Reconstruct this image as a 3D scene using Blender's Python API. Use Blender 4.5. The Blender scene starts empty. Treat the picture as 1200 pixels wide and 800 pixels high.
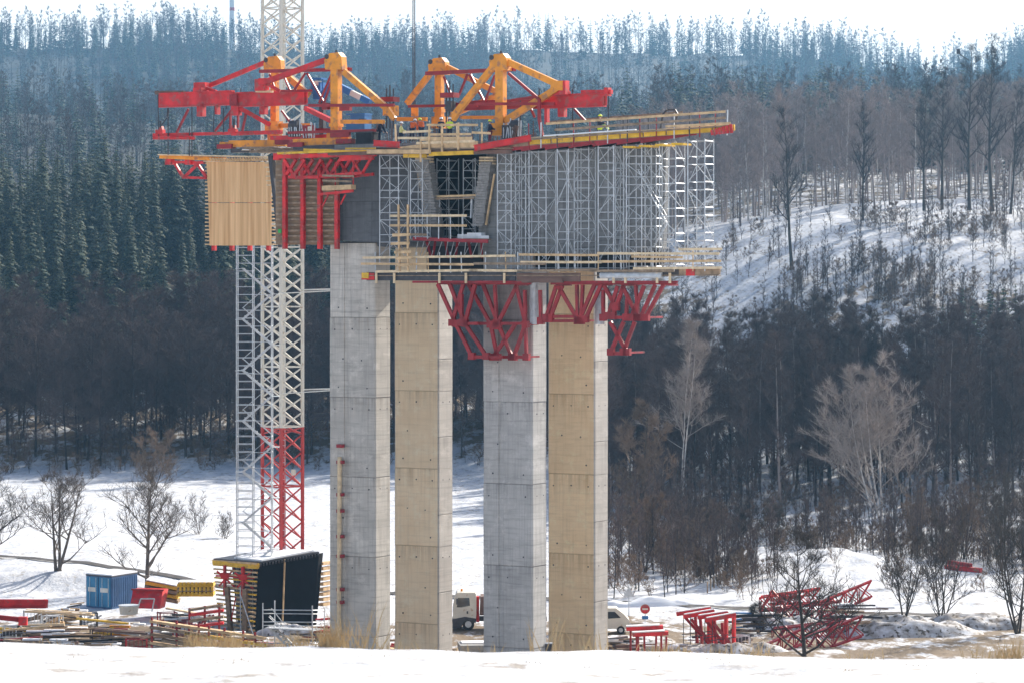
import bpy, math, random
import numpy as np
from mathutils import Vector, Matrix
random.seed(7); np.random.seed(7)
SC = bpy.context.scene
COL = SC.collection
R = math.radians
# ------------------------------------------------------------------ camera
F = 3600.0            # focal length in pixels of a 1200 px wide frame
CZ = 30.0
cd = bpy.data.cameras.new('camera'); cam = bpy.data.objects.new('camera', cd); COL.objects.link(cam)
cam.location = (0, 0, CZ); cam.rotation_euler = (R(90), 0, 0)
cd.sensor_width = 36; cd.lens = F/1200*36; cd.shift_y = -70/1200
cd.clip_start = 1; cd.clip_end = 9000
cd.dof.use_dof = True; cd.dof.focus_distance = 235; cd.dof.aperture_fstop = 3.2
SC.camera = cam
# ------------------------------------------------------------------ light
SUN_AZ, SUN_EL = 41.0, 30.0        # degrees right of the view axis, behind the bridge
w = bpy.data.worlds.new('World'); SC.world = w; w.use_nodes = True
nt = w.node_tree; bg = nt.nodes['Background']
sky = nt.nodes.new('ShaderNodeTexSky'); sky.sky_type = 'NISHITA'; sky.sun_disc = False
sky.sun_elevation = R(SUN_EL); sky.sun_rotation = R(SUN_AZ)
sky.air_density = 1.0; sky.dust_density = 5.0; sky.ozone_density = 1.5; sky.altitude = 400
tcw = nt.nodes.new('ShaderNodeTexCoord'); sxyz = nt.nodes.new('ShaderNodeSeparateXYZ'); nt.links.new(tcw.outputs['Generated'], sxyz.inputs[0])
mrw = nt.nodes.new('ShaderNodeMapRange'); mrw.inputs['From Min'].default_value = .35; mrw.inputs['From Max'].default_value = .02; mrw.inputs['To Max'].default_value = .95; nt.links.new(sxyz.outputs['Z'], mrw.inputs[0])
mxw = nt.nodes.new('ShaderNodeMix'); mxw.data_type = 'RGBA'; nt.links.new(mrw.outputs[0], mxw.inputs['Factor']); nt.links.new(sky.outputs[0], mxw.inputs['A']); mxw.inputs['B'].default_value = (8.6, 8.8, 9.0, 1)   # thin milky layer low in the sky
nt.links.new(mxw.outputs['Result'], bg.inputs[0]); bg.inputs[1].default_value = 0.10
ld = bpy.data.lights.new('sun', 'SUN'); ld.energy = 4.5; ld.angle = R(0.5); ld.color = (1, .93, .82)
sun = bpy.data.objects.new('sun', ld); COL.objects.link(sun)
sd = Vector((math.sin(R(SUN_AZ))*math.cos(R(SUN_EL)), math.cos(R(SUN_AZ))*math.cos(R(SUN_EL)), math.sin(R(SUN_EL))))
sun.rotation_euler = sd.to_track_quat('Z', 'Y').to_euler(); sun.location = (60, 100, 120)
SC.view_settings.view_transform = 'Standard'; SC.view_settings.look = 'None'
SC.view_settings.exposure = 0.95; SC.view_settings.gamma = 1; SC.view_settings.use_curve_mapping = False
cy = SC.cycles
cy.use_denoising = True; cy.max_bounces = 6; cy.diffuse_bounces = 3; cy.glossy_bounces = 2; cy.transmission_bounces = 2
cy.volume_bounces = 0; cy.transparent_max_bounces = 8; cy.caustics_reflective = False; cy.caustics_refractive = False

# ------------------------------------------------------------------ helpers
def tag(o, label=None, cat=None, group=None, kind=None):
    if label: o['label'] = label
    if cat: o['category'] = cat
    if group: o['group'] = group
    if kind: o['kind'] = kind
    return o
def thing(name, loc, label, cat, group=None):
    o = bpy.data.objects.new(name, None); COL.objects.link(o); o.location = loc
    o.empty_display_size = .5
    return tag(o, label, cat, group)
def origin(o):
    v = Vector((0, 0, 0))
    while o is not None: v += Vector(o.location); o = o.parent
    return v
class MB:
    def __init__(s): s.v = []; s.f = []; s.mi = []; s.n = 0; s.cur = 0; s.seg = []
    def add(s, vs, fs):
        s.seg.append((s.n, len(s.f))); b = s.n; s.v.extend([tuple(p) for p in vs]); s.n += len(vs)
        for f in fs: s.f.append(tuple(i+b for i in f)); s.mi.append(s.cur)
    def hexa(s, p):   # 8 corners: bottom 4 ccw, top 4 ccw
        s.add(p, [(3,2,1,0),(4,5,6,7),(0,1,5,4),(1,2,6,5),(2,3,7,6),(3,0,4,7)])
    def box(s, c, d, rz=0):
        ca, sa = math.cos(rz), math.sin(rz); P = []
        for z in (-.5, .5):
            for x, y in ((-.5,-.5),(.5,-.5),(.5,.5),(-.5,.5)):
                X, Y = x*d[0], y*d[1]
                P.append((c[0]+X*ca-Y*sa, c[1]+X*sa+Y*ca, c[2]+z*d[2]))
        s.hexa(P)
    def frame(s, p, q, up=(0, 0, 1)):
        p = Vector(p); q = Vector(q); d = (q-p)
        if d.length < 1e-6: d = Vector((0,0,1e-3))
        d.normalize(); u = Vector(up)
        if abs(d.dot(u)) > .98: u = Vector((0.5, 0.866, 0))
        sx = d.cross(u).normalized(); uy = sx.cross(d).normalized()
        return p, q, sx, uy
    def beam(s, p, q, w, h, up=(0, 0, 1)):
        p, q, sx, uy = s.frame(p, q, up); a = sx*w/2; b = uy*h/2
        s.add([p-a-b, p+a-b, p+a+b, p-a+b, q-a-b, q+a-b, q+a+b, q-a+b],
              [(3,2,1,0),(4,5,6,7),(0,1,5,4),(1,2,6,5),(2,3,7,6),(3,0,4,7)])
    def ibeam(s, p, q, w, h, t=.04, up=(0, 0, 1)):
        p, q, sx, uy = s.frame(p, q, up)
        for o_, ww, hh in ((uy*(h/2-t/2), w, t), (-uy*(h/2-t/2), w, t), (Vector((0,0,0)), t, h-2*t-.004)):
            s.beam(p+o_, q+o_, ww, hh, up)
    def tube(s, p, q, r, r2=None, n=6, cap=True):
        r2 = r if r2 is None else r2
        p, q, sx, uy = s.frame(p, q); V = []
        for c, rr in ((p, r), (q, r2)):
            for i in range(n):
                t = 2*math.pi*i/n; V.append(c+sx*math.cos(t)*rr+uy*math.sin(t)*rr)
        Fs = [(i, (i+1) % n, n+(i+1) % n, n+i) for i in range(n)]
        if cap: Fs += [tuple(range(n-1, -1, -1)), tuple(range(n, 2*n))]
        s.add(V, Fs)
    def prism(s, pts, ext):   # polygon (list of 3d points) extruded by vector
        e = Vector(ext); n = len(pts); A = [Vector(p) for p in pts]; B = [p+e for p in A]
        s.add(A+B, [tuple(range(n-1, -1, -1)), tuple(range(n, 2*n))]+[(i, (i+1) % n, n+(i+1) % n, n+i) for i in range(n)])
    def quad(s, a, b, c, d): s.add([a, b, c, d], [(0, 1, 2, 3)])
    def build(s, name, mats, parent=None, smooth=False, loc=None):
        me = bpy.data.meshes.new(name)
        o0 = origin(parent) if parent is not None else Vector(loc or (0, 0, 0))
        V = np.array(s.v, dtype=np.float64).reshape(-1, 3) - np.array(o0)
        me.from_pydata(V.tolist(), [], s.f)
        if not isinstance(mats, (list, tuple)): mats = [mats]
        for m in mats: me.materials.append(m)
        if len(mats) > 1: me.polygons.foreach_set('material_index', s.mi)
        if smooth: me.polygons.foreach_set('use_smooth', [True]*len(me.polygons))
        me.update()
        o = bpy.data.objects.new(name, me); COL.objects.link(o)
        if parent is not None: o.parent = parent
        else: o.location = o0
        return o
SPLIT = {'snow_patch', 'guard_brace', 'tie_beam', 'joist', 'base_beam', 'hanger_bracket', 'prop', 'bearer', 'brace', 'timber_beam', 'lower_strut', 'strut', 'rail_beam', 'front_beam', 'cross_beam', 'diagonal', 'hanger_rod',
         'upright', 'under_beam', 'edge_boards', 'red_bearer', 'roller_seat', 'drop_hanger', 'rail', 'cross_bar', 'underside_beam', 'diaphragm', 'far_web', 'top_beam', 'crane_tie', 'side_beams', 'chain_hoist', 'dark_beam', 'edge_panel', 'lock_rod', 'block', 'top_block'}
def part(name, mat, parent, fn, smooth=False):
    m = MB(); m.seg = []; fn(m)
    if name in SPLIT and len(m.seg) > 1:
        o = None
        for k, (v0, f0) in enumerate(m.seg):
            v1, f1 = m.seg[k+1] if k+1 < len(m.seg) else (m.n, len(m.f))
            q = MB(); q.v = m.v[v0:v1]; q.n = v1-v0; q.f = [tuple(i-v0 for i in f) for f in m.f[f0:f1]]; q.mi = m.mi[f0:f1]; o = q.build(name, mat, parent, smooth)
        return o
    return m.build(name, mat, parent, smooth)
def copy_tree(o, parent=None):
    c = o.copy(); COL.objects.link(c); c.parent = parent
    for ch in list(o.children): copy_tree(ch, c)
    return c
def sstep(a, b, x):
    t = np.clip((x-a)/(b-a), 0, 1); return t*t*(3-2*t)

# ------------------------------------------------------------------ materials
def mat(name, col, rough=.7, metal=0, var=.25, scale=3.0, bump=0.0, bscale=20, col2=None, spec=.4, stretch=(1, 1, 1), detail=4, wear=None, wearscale=8, wearlo=.58, wearhi=.7):
    m = bpy.data.materials.new(name); m.use_nodes = True; N = m.node_tree.nodes; L = m.node_tree.links
    b = N['Principled BSDF']; b.inputs['Roughness'].default_value = rough; b.inputs['Metallic'].default_value = metal
    b.inputs['Specular IOR Level'].default_value = spec
    tc = N.new('ShaderNodeNewGeometry'); mp = N.new('ShaderNodeMapping'); L.new(tc.outputs['Position'], mp.inputs[0])
    mp.inputs['Scale'].default_value = stretch
    n = N.new('ShaderNodeTexNoise'); n.inputs['Scale'].default_value = scale; n.inputs['Detail'].default_value = detail; L.new(mp.outputs[0], n.inputs[0])
    r = N.new('ShaderNodeMapRange'); r.inputs['From Min'].default_value = .3; r.inputs['From Max'].default_value = .7; L.new(n.outputs[0], r.inputs[0])
    mx = N.new('ShaderNodeMix'); mx.data_type = 'RGBA'
    c = np.array(col[:3]); c2 = np.array(col2[:3]) if col2 is not None else c*(1-var)
    c1 = c if col2 is not None else np.clip(c*(1+var*.6), 0, .92)
    mx.inputs['A'].default_value = (*c2, 1); mx.inputs['B'].default_value = (*c1, 1); L.new(r.outputs[0], mx.inputs['Factor'])
    out = mx.outputs['Result']
    if wear is not None:
        n2 = N.new('ShaderNodeTexNoise'); n2.inputs['Scale'].default_value = wearscale; n2.inputs['Detail'].default_value = 8; L.new(mp.outputs[0], n2.inputs[0])
        r2 = N.new('ShaderNodeMapRange'); r2.inputs['From Min'].default_value = wearlo; r2.inputs['From Max'].default_value = wearhi; L.new(n2.outputs[0], r2.inputs[0])
        m2 = N.new('ShaderNodeMix'); m2.data_type = 'RGBA'; L.new(r2.outputs[0], m2.inputs['Factor']); L.new(out, m2.inputs['A'])
        m2.inputs['B'].default_value = (*wear, 1); out = m2.outputs['Result']
    L.new(out, b.inputs['Base Color'])
    if bump:
        n3 = N.new('ShaderNodeTexNoise'); n3.inputs['Scale'].default_value = bscale; L.new(mp.outputs[0], n3.inputs[0]); n3.inputs['Detail'].default_value = 5
        bm = N.new('ShaderNodeBump'); bm.inputs['Strength'].default_value = bump; bm.inputs['Distance'].default_value = .05
        L.new(n3.outputs[0], bm.inputs['Height']); L.new(bm.outputs[0], b.inputs['Normal'])
    m['_out'] = 1
    return m
M = {}
M['red'] = mat('red_paint', (.62, .018, .022), .5, var=.4, scale=1.0, wear=(.34, .07, .06), wearscale=2.2, wearlo=.52, wearhi=.66, bump=.15, bscale=6)
M['darkred'] = mat('dark_red_paint', (.30, .015, .025), .5, var=.35, scale=1.5, wear=(.12, .03, .02), wearscale=4)
M['orange'] = mat('orange_paint', (.80, .30, .015), .42, var=.2, scale=1.2, wear=(.42, .17, .06), wearscale=2.2, wearlo=.53, wearhi=.66)
M['yellow'] = mat('yellow_timber_paint', (.75, .45, .03), .55, var=.3, scale=2, wear=(.4, .25, .08), wearscale=4)
M['white'] = mat('white_paint', (.66, .63, .55), .45, var=.12, scale=1, wear=(.45, .33, .22), wearscale=2.5, wearlo=.62)
M['craned'] = mat('mast_red_paint', (.50, .04, .035), .45, var=.3, scale=1)
M['galv'] = mat('galvanised_steel', (.55, .58, .61), .45, metal=.15, var=.2, scale=3)
M['wood'] = mat('raw_timber', (.62, .43, .24), .75, var=.35, scale=2.2, detail=6)
M['woodpale'] = mat('pale_timber', (.72, .56, .36), .75, var=.25, scale=3)
M['woodgrey'] = mat('weathered_timber', (.30, .22, .15), .85, var=.4, scale=3)
M['black'] = mat('black_film_ply', (.006, .007, .010), .85, var=.3, scale=.8, spec=.1)
M['dark'] = mat('dark_and_shade', (.02, .022, .028), .8, var=.4, scale=2)  # near black things, and shade painted inside the deck
M['steel'] = mat('dark_steel', (.06, .06, .07), .5, metal=.4, var=.3)
M['blue'] = mat('blue_paint', (.02, .16, .42), .42, var=.25, scale=1)
M['bark'] = mat('tree_bark', (.065, .052, .042), .9, var=.45, scale=.5)
M['barkgrey'] = mat('grey_brown_bark', (.040, .033, .032), .9, var=.4, scale=.08)
M['barktan'] = mat('tan_grey_bark', (.125, .10, .082), .9, var=.4, scale=.6)
M['barkwarm'] = mat('warm_brown_twigs', (.21, .145, .10), .9, var=.4, scale=.3)
M['palewood'] = mat('grey_birch_wood', (.30, .245, .225), .9, var=.45, scale=.05)
M['birch'] = mat('birch_bark', (.55, .50, .46), .8, var=.35, scale=1.5)
M['birchtwig'] = mat('frosted_birch_twigs', (.34, .285, .25), .85, var=.35, scale=.5)
M['needle'] = mat('spruce_needles', (.022, .048, .030), .8, var=.45, scale=.35)
M['crownr'] = mat('bare_twig_crowns', (.095, .066, .060), .9, var=.5, scale=.07)
M['needle_sunlit'] = mat('sunlit_spruce_tips', (.16, .17, .08), .8, var=.4, scale=.5)  # sunlight on the twigs painted as a paler needle colour
M['drygrass'] = mat('dry_grass', (.50, .36, .19), .85, var=.3, scale=3)
M['glass'] = mat('dark_window_glass', (.03, .04, .05), .08, var=.2, spec=.7)
M['rubber'] = mat('tyre_rubber', (.025, .025, .027), .85, var=.3)
M['snow'] = mat('snow', (.80, .82, .85), .75, var=.05, scale=.6, bump=.3, bscale=3)
# ------------------------------------------------------------------ terrain
from mathutils import noise as mn
PL = ([-80, 0, 60, 72, 110, 160, 300, 480, 520, 700, 850, 1100, 1600, 1760, 2100, 2900, 3050, 4400],
      [30.5, 28.25, 22.80, 20.2, 9, 0, 0, 0, 5, 37, 43, 66, 114, 118, 112, 246, 250, 240])
PR = ([-80, 0, 60, 72, 110, 160, 300, 390, 450, 515, 560, 600, 640, 720, 850, 1100, 1600, 1760, 2100, 2900, 3050, 4400],
      [30.5, 28.25, 22.80, 20.2, 9, 0, 0, 0, 4, 8, 23, 38, 42, 46, 59, 82, 112, 116, 114, 244, 248, 240])
def _sm(tab, y):
    return (np.interp(y-8, *tab)+np.interp(y, *tab)+np.interp(y+8, *tab))/3 if y > 90 else np.interp(y, *tab)
def ground(x, y):
    b = float(sstep(-15, 75, x)); z = _sm(PL, y)*(1-b)+_sm(PR, y)*b
    if y > 170:
        k = min(1, (y-170)/400)
        z += k*(3.2*mn.noise((x*.011, y*.011, 0))+1.0*mn.noise((x*.04, y*.04, 3)))*(1 if y > 480 else .35)
        z += float(b*sstep(520, 640, y)*(1-sstep(700, 900, y)))*(x-60)*.045
        z += .14*mn.noise((x*.16, y*.16, 9))+(.16*mn.noise((x*.45, y*.3, 5)) if y < 700 else 0)
        if y > 1100: z += float(sstep(1150, 1550, y)*(1-sstep(1900, 2300, y)))*(14*mn.noise((x*.0045, 3, 1))+6*mn.noise((x*.015, 1, 1))-(6 if -40 < x < 60 else 0))
        if y > 2000: z += float(sstep(2100, 2850, y))*1.4*(float(np.interp(x*2000/y, [-340, -220, -110, 0, 150, 215, 262, 315, 335], [2, 6, -4, 2, 0, -4, -15, -12, 2]))+2.5*mn.noise((x*.03, 0, 3)))
        # heap of snow by the right-hand bushes, and the bank above the lane on the left
        z += (1.9+.7*mn.noise((x*.35, y*.2, 8)))*math.exp(-(((x-33)/8.5)**2+((y-318)/14)**2))
        z += 1.5*float((1-sstep(-45, -20, x))*sstep(296, 304, y)*(1-sstep(312, 400, y)))
    else:
        z += .10*mn.noise((x*.22, y*.12, 1))+.03*mn.noise((x*.9, y*.5, 4))+.012*mn.noise((x*2.6, y*1.3, 4))
        z += -.015*x*(1 if y < 75 else 0)
    return float(z)
ys = np.concatenate([np.arange(-80, 20, 10), np.arange(20, 75, .8), np.arange(75, 170, 5), np.arange(170, 330, 1.6), np.arange(330, 500, 4), np.arange(500, 720, 6), np.arange(720, 2000, 22), np.arange(2000, 3150, 40), np.arange(3150, 4401, 250)])
ts = np.concatenate([np.linspace(-1.6, -.26, 14), np.linspace(-.25, .25, 190), np.linspace(.26, 1.6, 14)])
gv = []; mud = []
for y in ys:
    sp = max(60., y+30) if y > 60 else 90.
    for t in ts:
        x = t*sp
        gv.append((x, y, ground(x, y)))
W_ = len(ts); gf = [(j*W_+i, j*W_+i+1, (j+1)*W_+i+1, (j+1)*W_+i) for j in range(len(ys)-1) for i in range(W_-1)]
gm = bpy.data.meshes.new('snow_ground'); gm.from_pydata(gv, [], gf)
gm.polygons.foreach_set('use_smooth', [True]*len(gf))
at = gm.attributes.new('mud', 'FLOAT', 'POINT')
mv = []
def b_slope(x, y): return sstep(20, 50, x)*sstep(500, 530, y)*(1-.55*sstep(575, 605, y))*(1-sstep(660, 690, y))
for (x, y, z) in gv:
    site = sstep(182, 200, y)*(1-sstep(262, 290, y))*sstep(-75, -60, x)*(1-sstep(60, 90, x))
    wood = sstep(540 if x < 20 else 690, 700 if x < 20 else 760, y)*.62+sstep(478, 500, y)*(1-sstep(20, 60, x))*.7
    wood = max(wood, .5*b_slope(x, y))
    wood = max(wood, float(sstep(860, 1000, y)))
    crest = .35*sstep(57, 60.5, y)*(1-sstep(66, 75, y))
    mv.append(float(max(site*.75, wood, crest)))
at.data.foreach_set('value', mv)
M['ground'] = g = bpy.data.materials.new('snowy_ground'); g.use_nodes = True; N = g.node_tree.nodes; L = g.node_tree.links; b = N['Principled BSDF']
b.inputs['Roughness'].default_value = .8; b.inputs['Specular IOR Level'].default_value = .25
pos = N.new('ShaderNodeNewGeometry'); att = N.new('ShaderNodeAttribute'); att.attribute_name = 'mud'
def noi(sc, det=6, st=(1, 1, 1), rough=.6):
    mp = N.new('ShaderNodeMapping'); mp.inputs['Scale'].default_value = st; L.new(pos.outputs['Position'], mp.inputs[0])
    n = N.new('ShaderNodeTexNoise'); n.inputs['Scale'].default_value = sc; n.inputs['Detail'].default_value = det; n.inputs['Roughness'].default_value = rough
    L.new(mp.outputs[0], n.inputs[0]); return n.outputs[0]
def mth(op, a, b_=None):
    m = N.new('ShaderNodeMath'); m.operation = op
    for i, v in enumerate((a, b_)):
        if v is None: continue
        if isinstance(v, (int, float)): m.inputs[i].default_value = v
        else: L.new(v, m.inputs[i])
    return m.outputs[0]
def rng(v, a, b_):
    r = N.new('ShaderNodeMapRange'); r.inputs['From Min'].default_value = a; r.inputs['From Max'].default_value = b_; L.new(v, r.inputs[0]); return r.outputs[0]
def mixc(f, A, B):
    m = N.new('ShaderNodeMix'); m.data_type = 'RGBA'; L.new(f, m.inputs['Factor'])
    for k, v in (('A', A), ('B', B)):
        if isinstance(v, tuple): m.inputs[k].default_value = (*v, 1)
        else: L.new(v, m.inputs[k])
    return m.outputs['Result']
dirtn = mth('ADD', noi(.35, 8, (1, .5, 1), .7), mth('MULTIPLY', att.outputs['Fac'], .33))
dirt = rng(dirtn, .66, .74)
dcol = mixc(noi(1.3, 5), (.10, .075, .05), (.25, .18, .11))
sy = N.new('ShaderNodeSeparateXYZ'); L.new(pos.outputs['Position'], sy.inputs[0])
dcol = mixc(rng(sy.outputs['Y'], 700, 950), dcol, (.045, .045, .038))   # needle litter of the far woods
# tufts of grass poking through on open snow
tn = mth('MULTIPLY', rng(noi(1.3, 8, (1, .45, 1), .75), .53, .61), rng(noi(.07, 3), .36, .54))
snowc = mixc(rng(noi(.5, 6, (1, .5, 1), .65), .35, .65), (.44, .47, .53), (.71, .72, .74))
c = mixc(mth('MULTIPLY', tn, .75), snowc, (.22, .18, .13))
c = mixc(dirt, c, dcol); L.new(c, b.inputs['Base Color'])
bm = N.new('ShaderNodeBump'); bm.inputs['Strength'].default_value = .8; bm.inputs['Distance'].default_value = .35
L.new(mth('ADD', noi(.5, 7, (1, .7, 1)), mth('MULTIPLY', noi(3.2, 4), .25)), bm.inputs['Height']); L.new(bm.outputs[0], b.inputs['Normal'])
gm.materials.append(g)
go = bpy.data.objects.new('snow_ground', gm); COL.objects.link(go); tag(go, 'snow covered valley floor and hillsides', kind='structure')
def at_px(px, py, Y):      # world point seen at photo pixel px, py and depth Y
    return Vector(((px-600)/F*Y, Y, CZ-(py-330)/F*Y))
def gz(px, Y):
    x = (px-600)/F*Y; return Vector((x, Y, ground(x, Y)))
# dark farm lane on the left valley floor
rm = MB(); pts = []
for i in range(60):
    x = -70+i*2.1; y = float(np.interp(x, [-80, -52, -29, 10, 18, 60], [330, 316, 300, 287, 282, 268])); pts.append((x, y))
for (x0, y0), (x1, y1) in zip(pts[:-1], pts[1:]):
    for k, (o0, o1) in enumerate(((0, 1.1),)):
        rm.quad((x0, y0+o0, ground(x0, y0+o0)+.10), (x1, y1+o0, ground(x1, y1+o0)+.10), (x1, y1+o1, ground(x1, y1+o1)+.22), (x0, y0+o1, ground(x0, y0+o1)+.22))
M['lane'] = mat('wet_lane', (.09, .08, .075), .8, var=.5, scale=1.2)
ro = rm.build('farm_lane', M['lane']); tag(ro, 'dark wet lane crossing the snowfield', kind='structure')
# haze: one box of even air
hz = MB(); hz.box((0, 2200, 156), (5200, 4700, 318)); 
hm = bpy.data.materials.new('haze'); hm.use_nodes = True; hn = hm.node_tree; hn.nodes.clear()
ho = hn.nodes.new('ShaderNodeOutputMaterial'); pv = hn.nodes.new('ShaderNodeVolumePrincipled'); hn.links.new(pv.outputs[0], ho.inputs['Volume'])
pv.inputs['Color'].default_value = (.22, .46, .74, 1); pv.inputs['Density'].default_value = .00013; pv.inputs['Anisotropy'].default_value = .35
HZ = hz.build('haze', hm); tag(HZ, 'thin blue winter haze over the valley', kind='stuff')
# ------------------------------------------------------------------ trees
def bare_tree(h, seed, spread=.45, first=.35, nlimb=16, fine=3, trunk_r=None, multi=1, upright=.6, twig=.035, ribbons=4):
    """returns (trunk MB, crown MB) at the origin"""
    rd = random.Random(seed); T = MB(); C = MB(); tr = trunk_r or h*.0085
    def seg(m, p, q, r0, r1): m.tube(p, q, r0, r1, n=3 if r0 < .07 else 5, cap=False)
    def rib(p, d, l, w):
        s_ = d.cross(Vector((rd.uniform(-1, 1), rd.uniform(-1, 1), rd.uniform(-1, 1)))).normalized()*w/2
        q = p+d*l; C.add([p-s_, p+s_, q], [(0, 1, 2)])
    def branch(p, d, l, r, lev):
        n = 3 if lev > 1 else 4; pts = [p]; cur = p; dd = d.copy()
        for i in range(n):
            dd = (dd+Vector((rd.uniform(-.22, .22), rd.uniform(-.22, .22), rd.uniform(-.06, .26)*upright))).normalized()
            nx = cur+dd*l/n; seg(C, cur, nx, max(.012, r*(1-i/n*.75)), max(.010, r*(1-(i+1)/n*.75))); cur = nx; pts.append(cur)
        if lev < fine:
            k = (5 if lev == 0 else 4)
            for j in range(k):
                t = rd.uniform(.25, 1)*n; i = min(n-1, int(t)); b_ = pts[i].lerp(pts[i+1], t-i)
                sd_ = Vector((rd.uniform(-1, 1), rd.uniform(-1, 1), rd.uniform(-.35, .7))).normalized()
                branch(b_, (dd*.65+sd_*.75).normalized(), l*rd.uniform(.42, .62), r*.5, lev+1)
        else:
            for j in range(ribbons):
                t = rd.uniform(0, 1)*n; i = min(n-1, int(t)); b_ = pts[i].lerp(pts[i+1], t-i)
                sd_ = Vector((rd.uniform(-1, 1), rd.uniform(-1, 1), rd.uniform(-.5, .9))).normalized()
                rib(b_, (dd*.7+sd_*.6).normalized(), rd.uniform(.5, 1.3)*max(h/22, .38), twig)
    for k in range(multi):
        cur = Vector((0, 0, -.6)) if multi == 1 else Vector((rd.uniform(-.3, .3), rd.uniform(-.3, .3), -.4))
        d = Vector((rd.uniform(-.05, .05), rd.uniform(-.05, .05), 1)) if multi == 1 else Vector((rd.uniform(-.42, .42), rd.uniform(-.35, .35), 1))
        n = 9; H = h*(1 if multi == 1 else rd.uniform(.75, .95)); pts = [cur]; R0 = tr*(1 if multi == 1 else .62)
        for i in range(n):
            d = (d.normalized()+Vector((rd.uniform(-.05, .05), rd.uniform(-.05, .05), .12))).normalized()
            nx = cur+d*H/n; T.tube(cur, nx, R0*(1-.9*i/n)*(1.25 if i == 0 else 1), R0*(1-.9*(i+1)/n), n=7, cap=False); cur = nx; pts.append(cur)
        for j in range(nlimb//multi):
            t = (first+(1-first)*((j+rd.random())/(nlimb//multi)))*n; i = min(n-1, int(t)); b_ = pts[i].lerp(pts[i+1], t-i)
            a = rd.uniform(0, 6.283); f = t/n; ll = h*spread*(1-.72*(f-first)/(1-first))*rd.uniform(.75, 1.1)
            branch(b_, Vector((math.cos(a), math.sin(a), rd.uniform(.25, .9)*upright*1.4)).normalized(), ll, R0*(1-.85*f)*.5+.015, 0)
    return T, C
def spruce(h, seed, wid=.17, base=.08, lite=False):
    rd = random.Random(seed); T = MB(); C = MB()
    T.tube((0, 0, -.5), (0, 0, h*.97), h*.012, .02, n=6, cap=False)
    nt_ = int(h*(1.0 if lite else 1.5)); irr = [rd.uniform(.75, 1.2) for _ in range(8)]; wid *= rd.uniform(.9, 1.1)
    for k in range(nt_):
        f = base+(1-base)*k/nt_; z = h*f; rad = h*wid*(1-f)**.8*rd.uniform(.72, 1.2)+.12
        nb = (5 if lite else 9) if f < .75 else (4 if lite else 6)
        for j in range(nb):
            a = 6.283*(j+rd.random()*.8)/nb+k*1.1; l = rad*rd.uniform(.6, 1.15)*irr[int((a % 6.283)/.786) % 8]; ca, sa = math.cos(a), math.sin(a)
            up = .25 if f > .8 else -.05; zz = z+rd.uniform(-.2, .2)
            p0 = Vector((0, 0, zz)); p1 = Vector((ca*l*.55, sa*l*.55, zz+l*up-.08*l)); p2 = Vector((ca*l, sa*l, zz+l*up-.35*l+rd.uniform(0, .15)*l))
            sv = Vector((-sa, ca, 0)); wv = l*.22+.08
            C.cur = 0
            C.add([p0, p1+sv*wv, p1-sv*wv, p2], [(0, 2, 1), (1, 2, 3)])
            for q, ww in (((p1, wv*1.3), (p1.lerp(p2, .6), wv)) if lite else ((p1, wv), (p1.lerp(p2, .5), wv*.8), (p0.lerp(p1, .55), wv*.7), (p2, wv*.3))):
                for sg in (-1, 1):
                    e = q+sv*sg*ww*rd.uniform(.6, 1.5); dr = rd.uniform(.25, .6)*(.35+l*.16)
                    C.cur = 1 if rd.random() < .42 else 0  # random share of twigs gets the sunlit colour
                    C.add([q, e, e.lerp(q, .4)+Vector((ca*.15, sa*.15, -dr))], [(0, 1, 2)])
    return T, C
TREES = []
def proto(kind, name, TC, tm, cm, label, cat, group):
    T, C = TC; t = T.build('trunk', tm, None, smooth=True).data; c = C.build('crown', cm, None).data
    for o in [o for o in COL.objects if o.data in (t, c)]: bpy.data.objects.remove(o)
    return (name, t, c, label, cat, group)
def plant(pr, x, y, s=1.0, rz=0, z=None, label=None, group=None, sz=None):
    name, t, c, lab, cat, grp = pr
    r = thing(name, (x, y, ground(x, y) if z is None else z), label or lab, cat, group or grp)
    r.rotation_euler = (0, 0, rz); r.scale = (s, s, sz or s)
    for nm, me in (('trunk', t), ('crown', c)):
        o = bpy.data.objects.new(nm, me); COL.objects.link(o); o.parent = r
    return r
rd = random.Random(11)
G1 = 'bare trees crowded along the foot of the left slope'
G2 = 'tall bare trees standing in the dark wood on the right'
G3 = 'spruces of the dense stand behind the left valley edge'
fl = [proto('b', 'bare_tree', bare_tree(23, 100+i, spread=.26, first=.16, nlimb=30, fine=2, ribbons=11, twig=.04, upright=.6), M['barkgrey'], M['crownr'],
      'leafless grey brown tree in the crowded belt between snowfield and spruces', 'tree', G1) for i in range(4)]
fr = [proto('b', 'bare_tree', bare_tree(23, 200+i, spread=.17, first=.20, nlimb=30, fine=2, ribbons=9, twig=.030, upright=.8), M['palewood'] if i == 1 else M['barkgrey'], M['crownr'],
      'tall slender leafless tree in the dark wood below the snowy slope', 'tree', G2) for i in range(5)]
sp = [proto('s', 'spruce_tree', spruce(24, 300+i, wid=.15+.02*(i % 3)), M['bark'], [M['needle'], M['needle_sunlit']],
      'dark green spruce in the dense stand above the bare tree belt', 'tree', G3) for i in range(6)]
def scatter(n, x0, x1, y0, y1, prs, smin, smax, tries=30, mind=2.5, px=True):
    pts = []; k = 0
    while len(pts) < n and k < n*tries:
        k += 1; y = y0+(y1-y0)*rd.random()**.8; x = rd.uniform(x0, x1)/F*y if px else rd.uniform(x0, x1)
        if all((x-a)**2+(y-b_)**2 > mind**2 for a, b_ in pts): pts.append((x, y))
    for x, y in pts: plant(rd.choice(prs), x, y, rd.uniform(smin, smax), rd.uniform(0, 6.28))
    return pts
scatter(95, -660, 0, 486, 530, fl, .72, 1.12)
scatter(22, 0, 140, 470, 530, fl, .8, 1.1)
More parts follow.
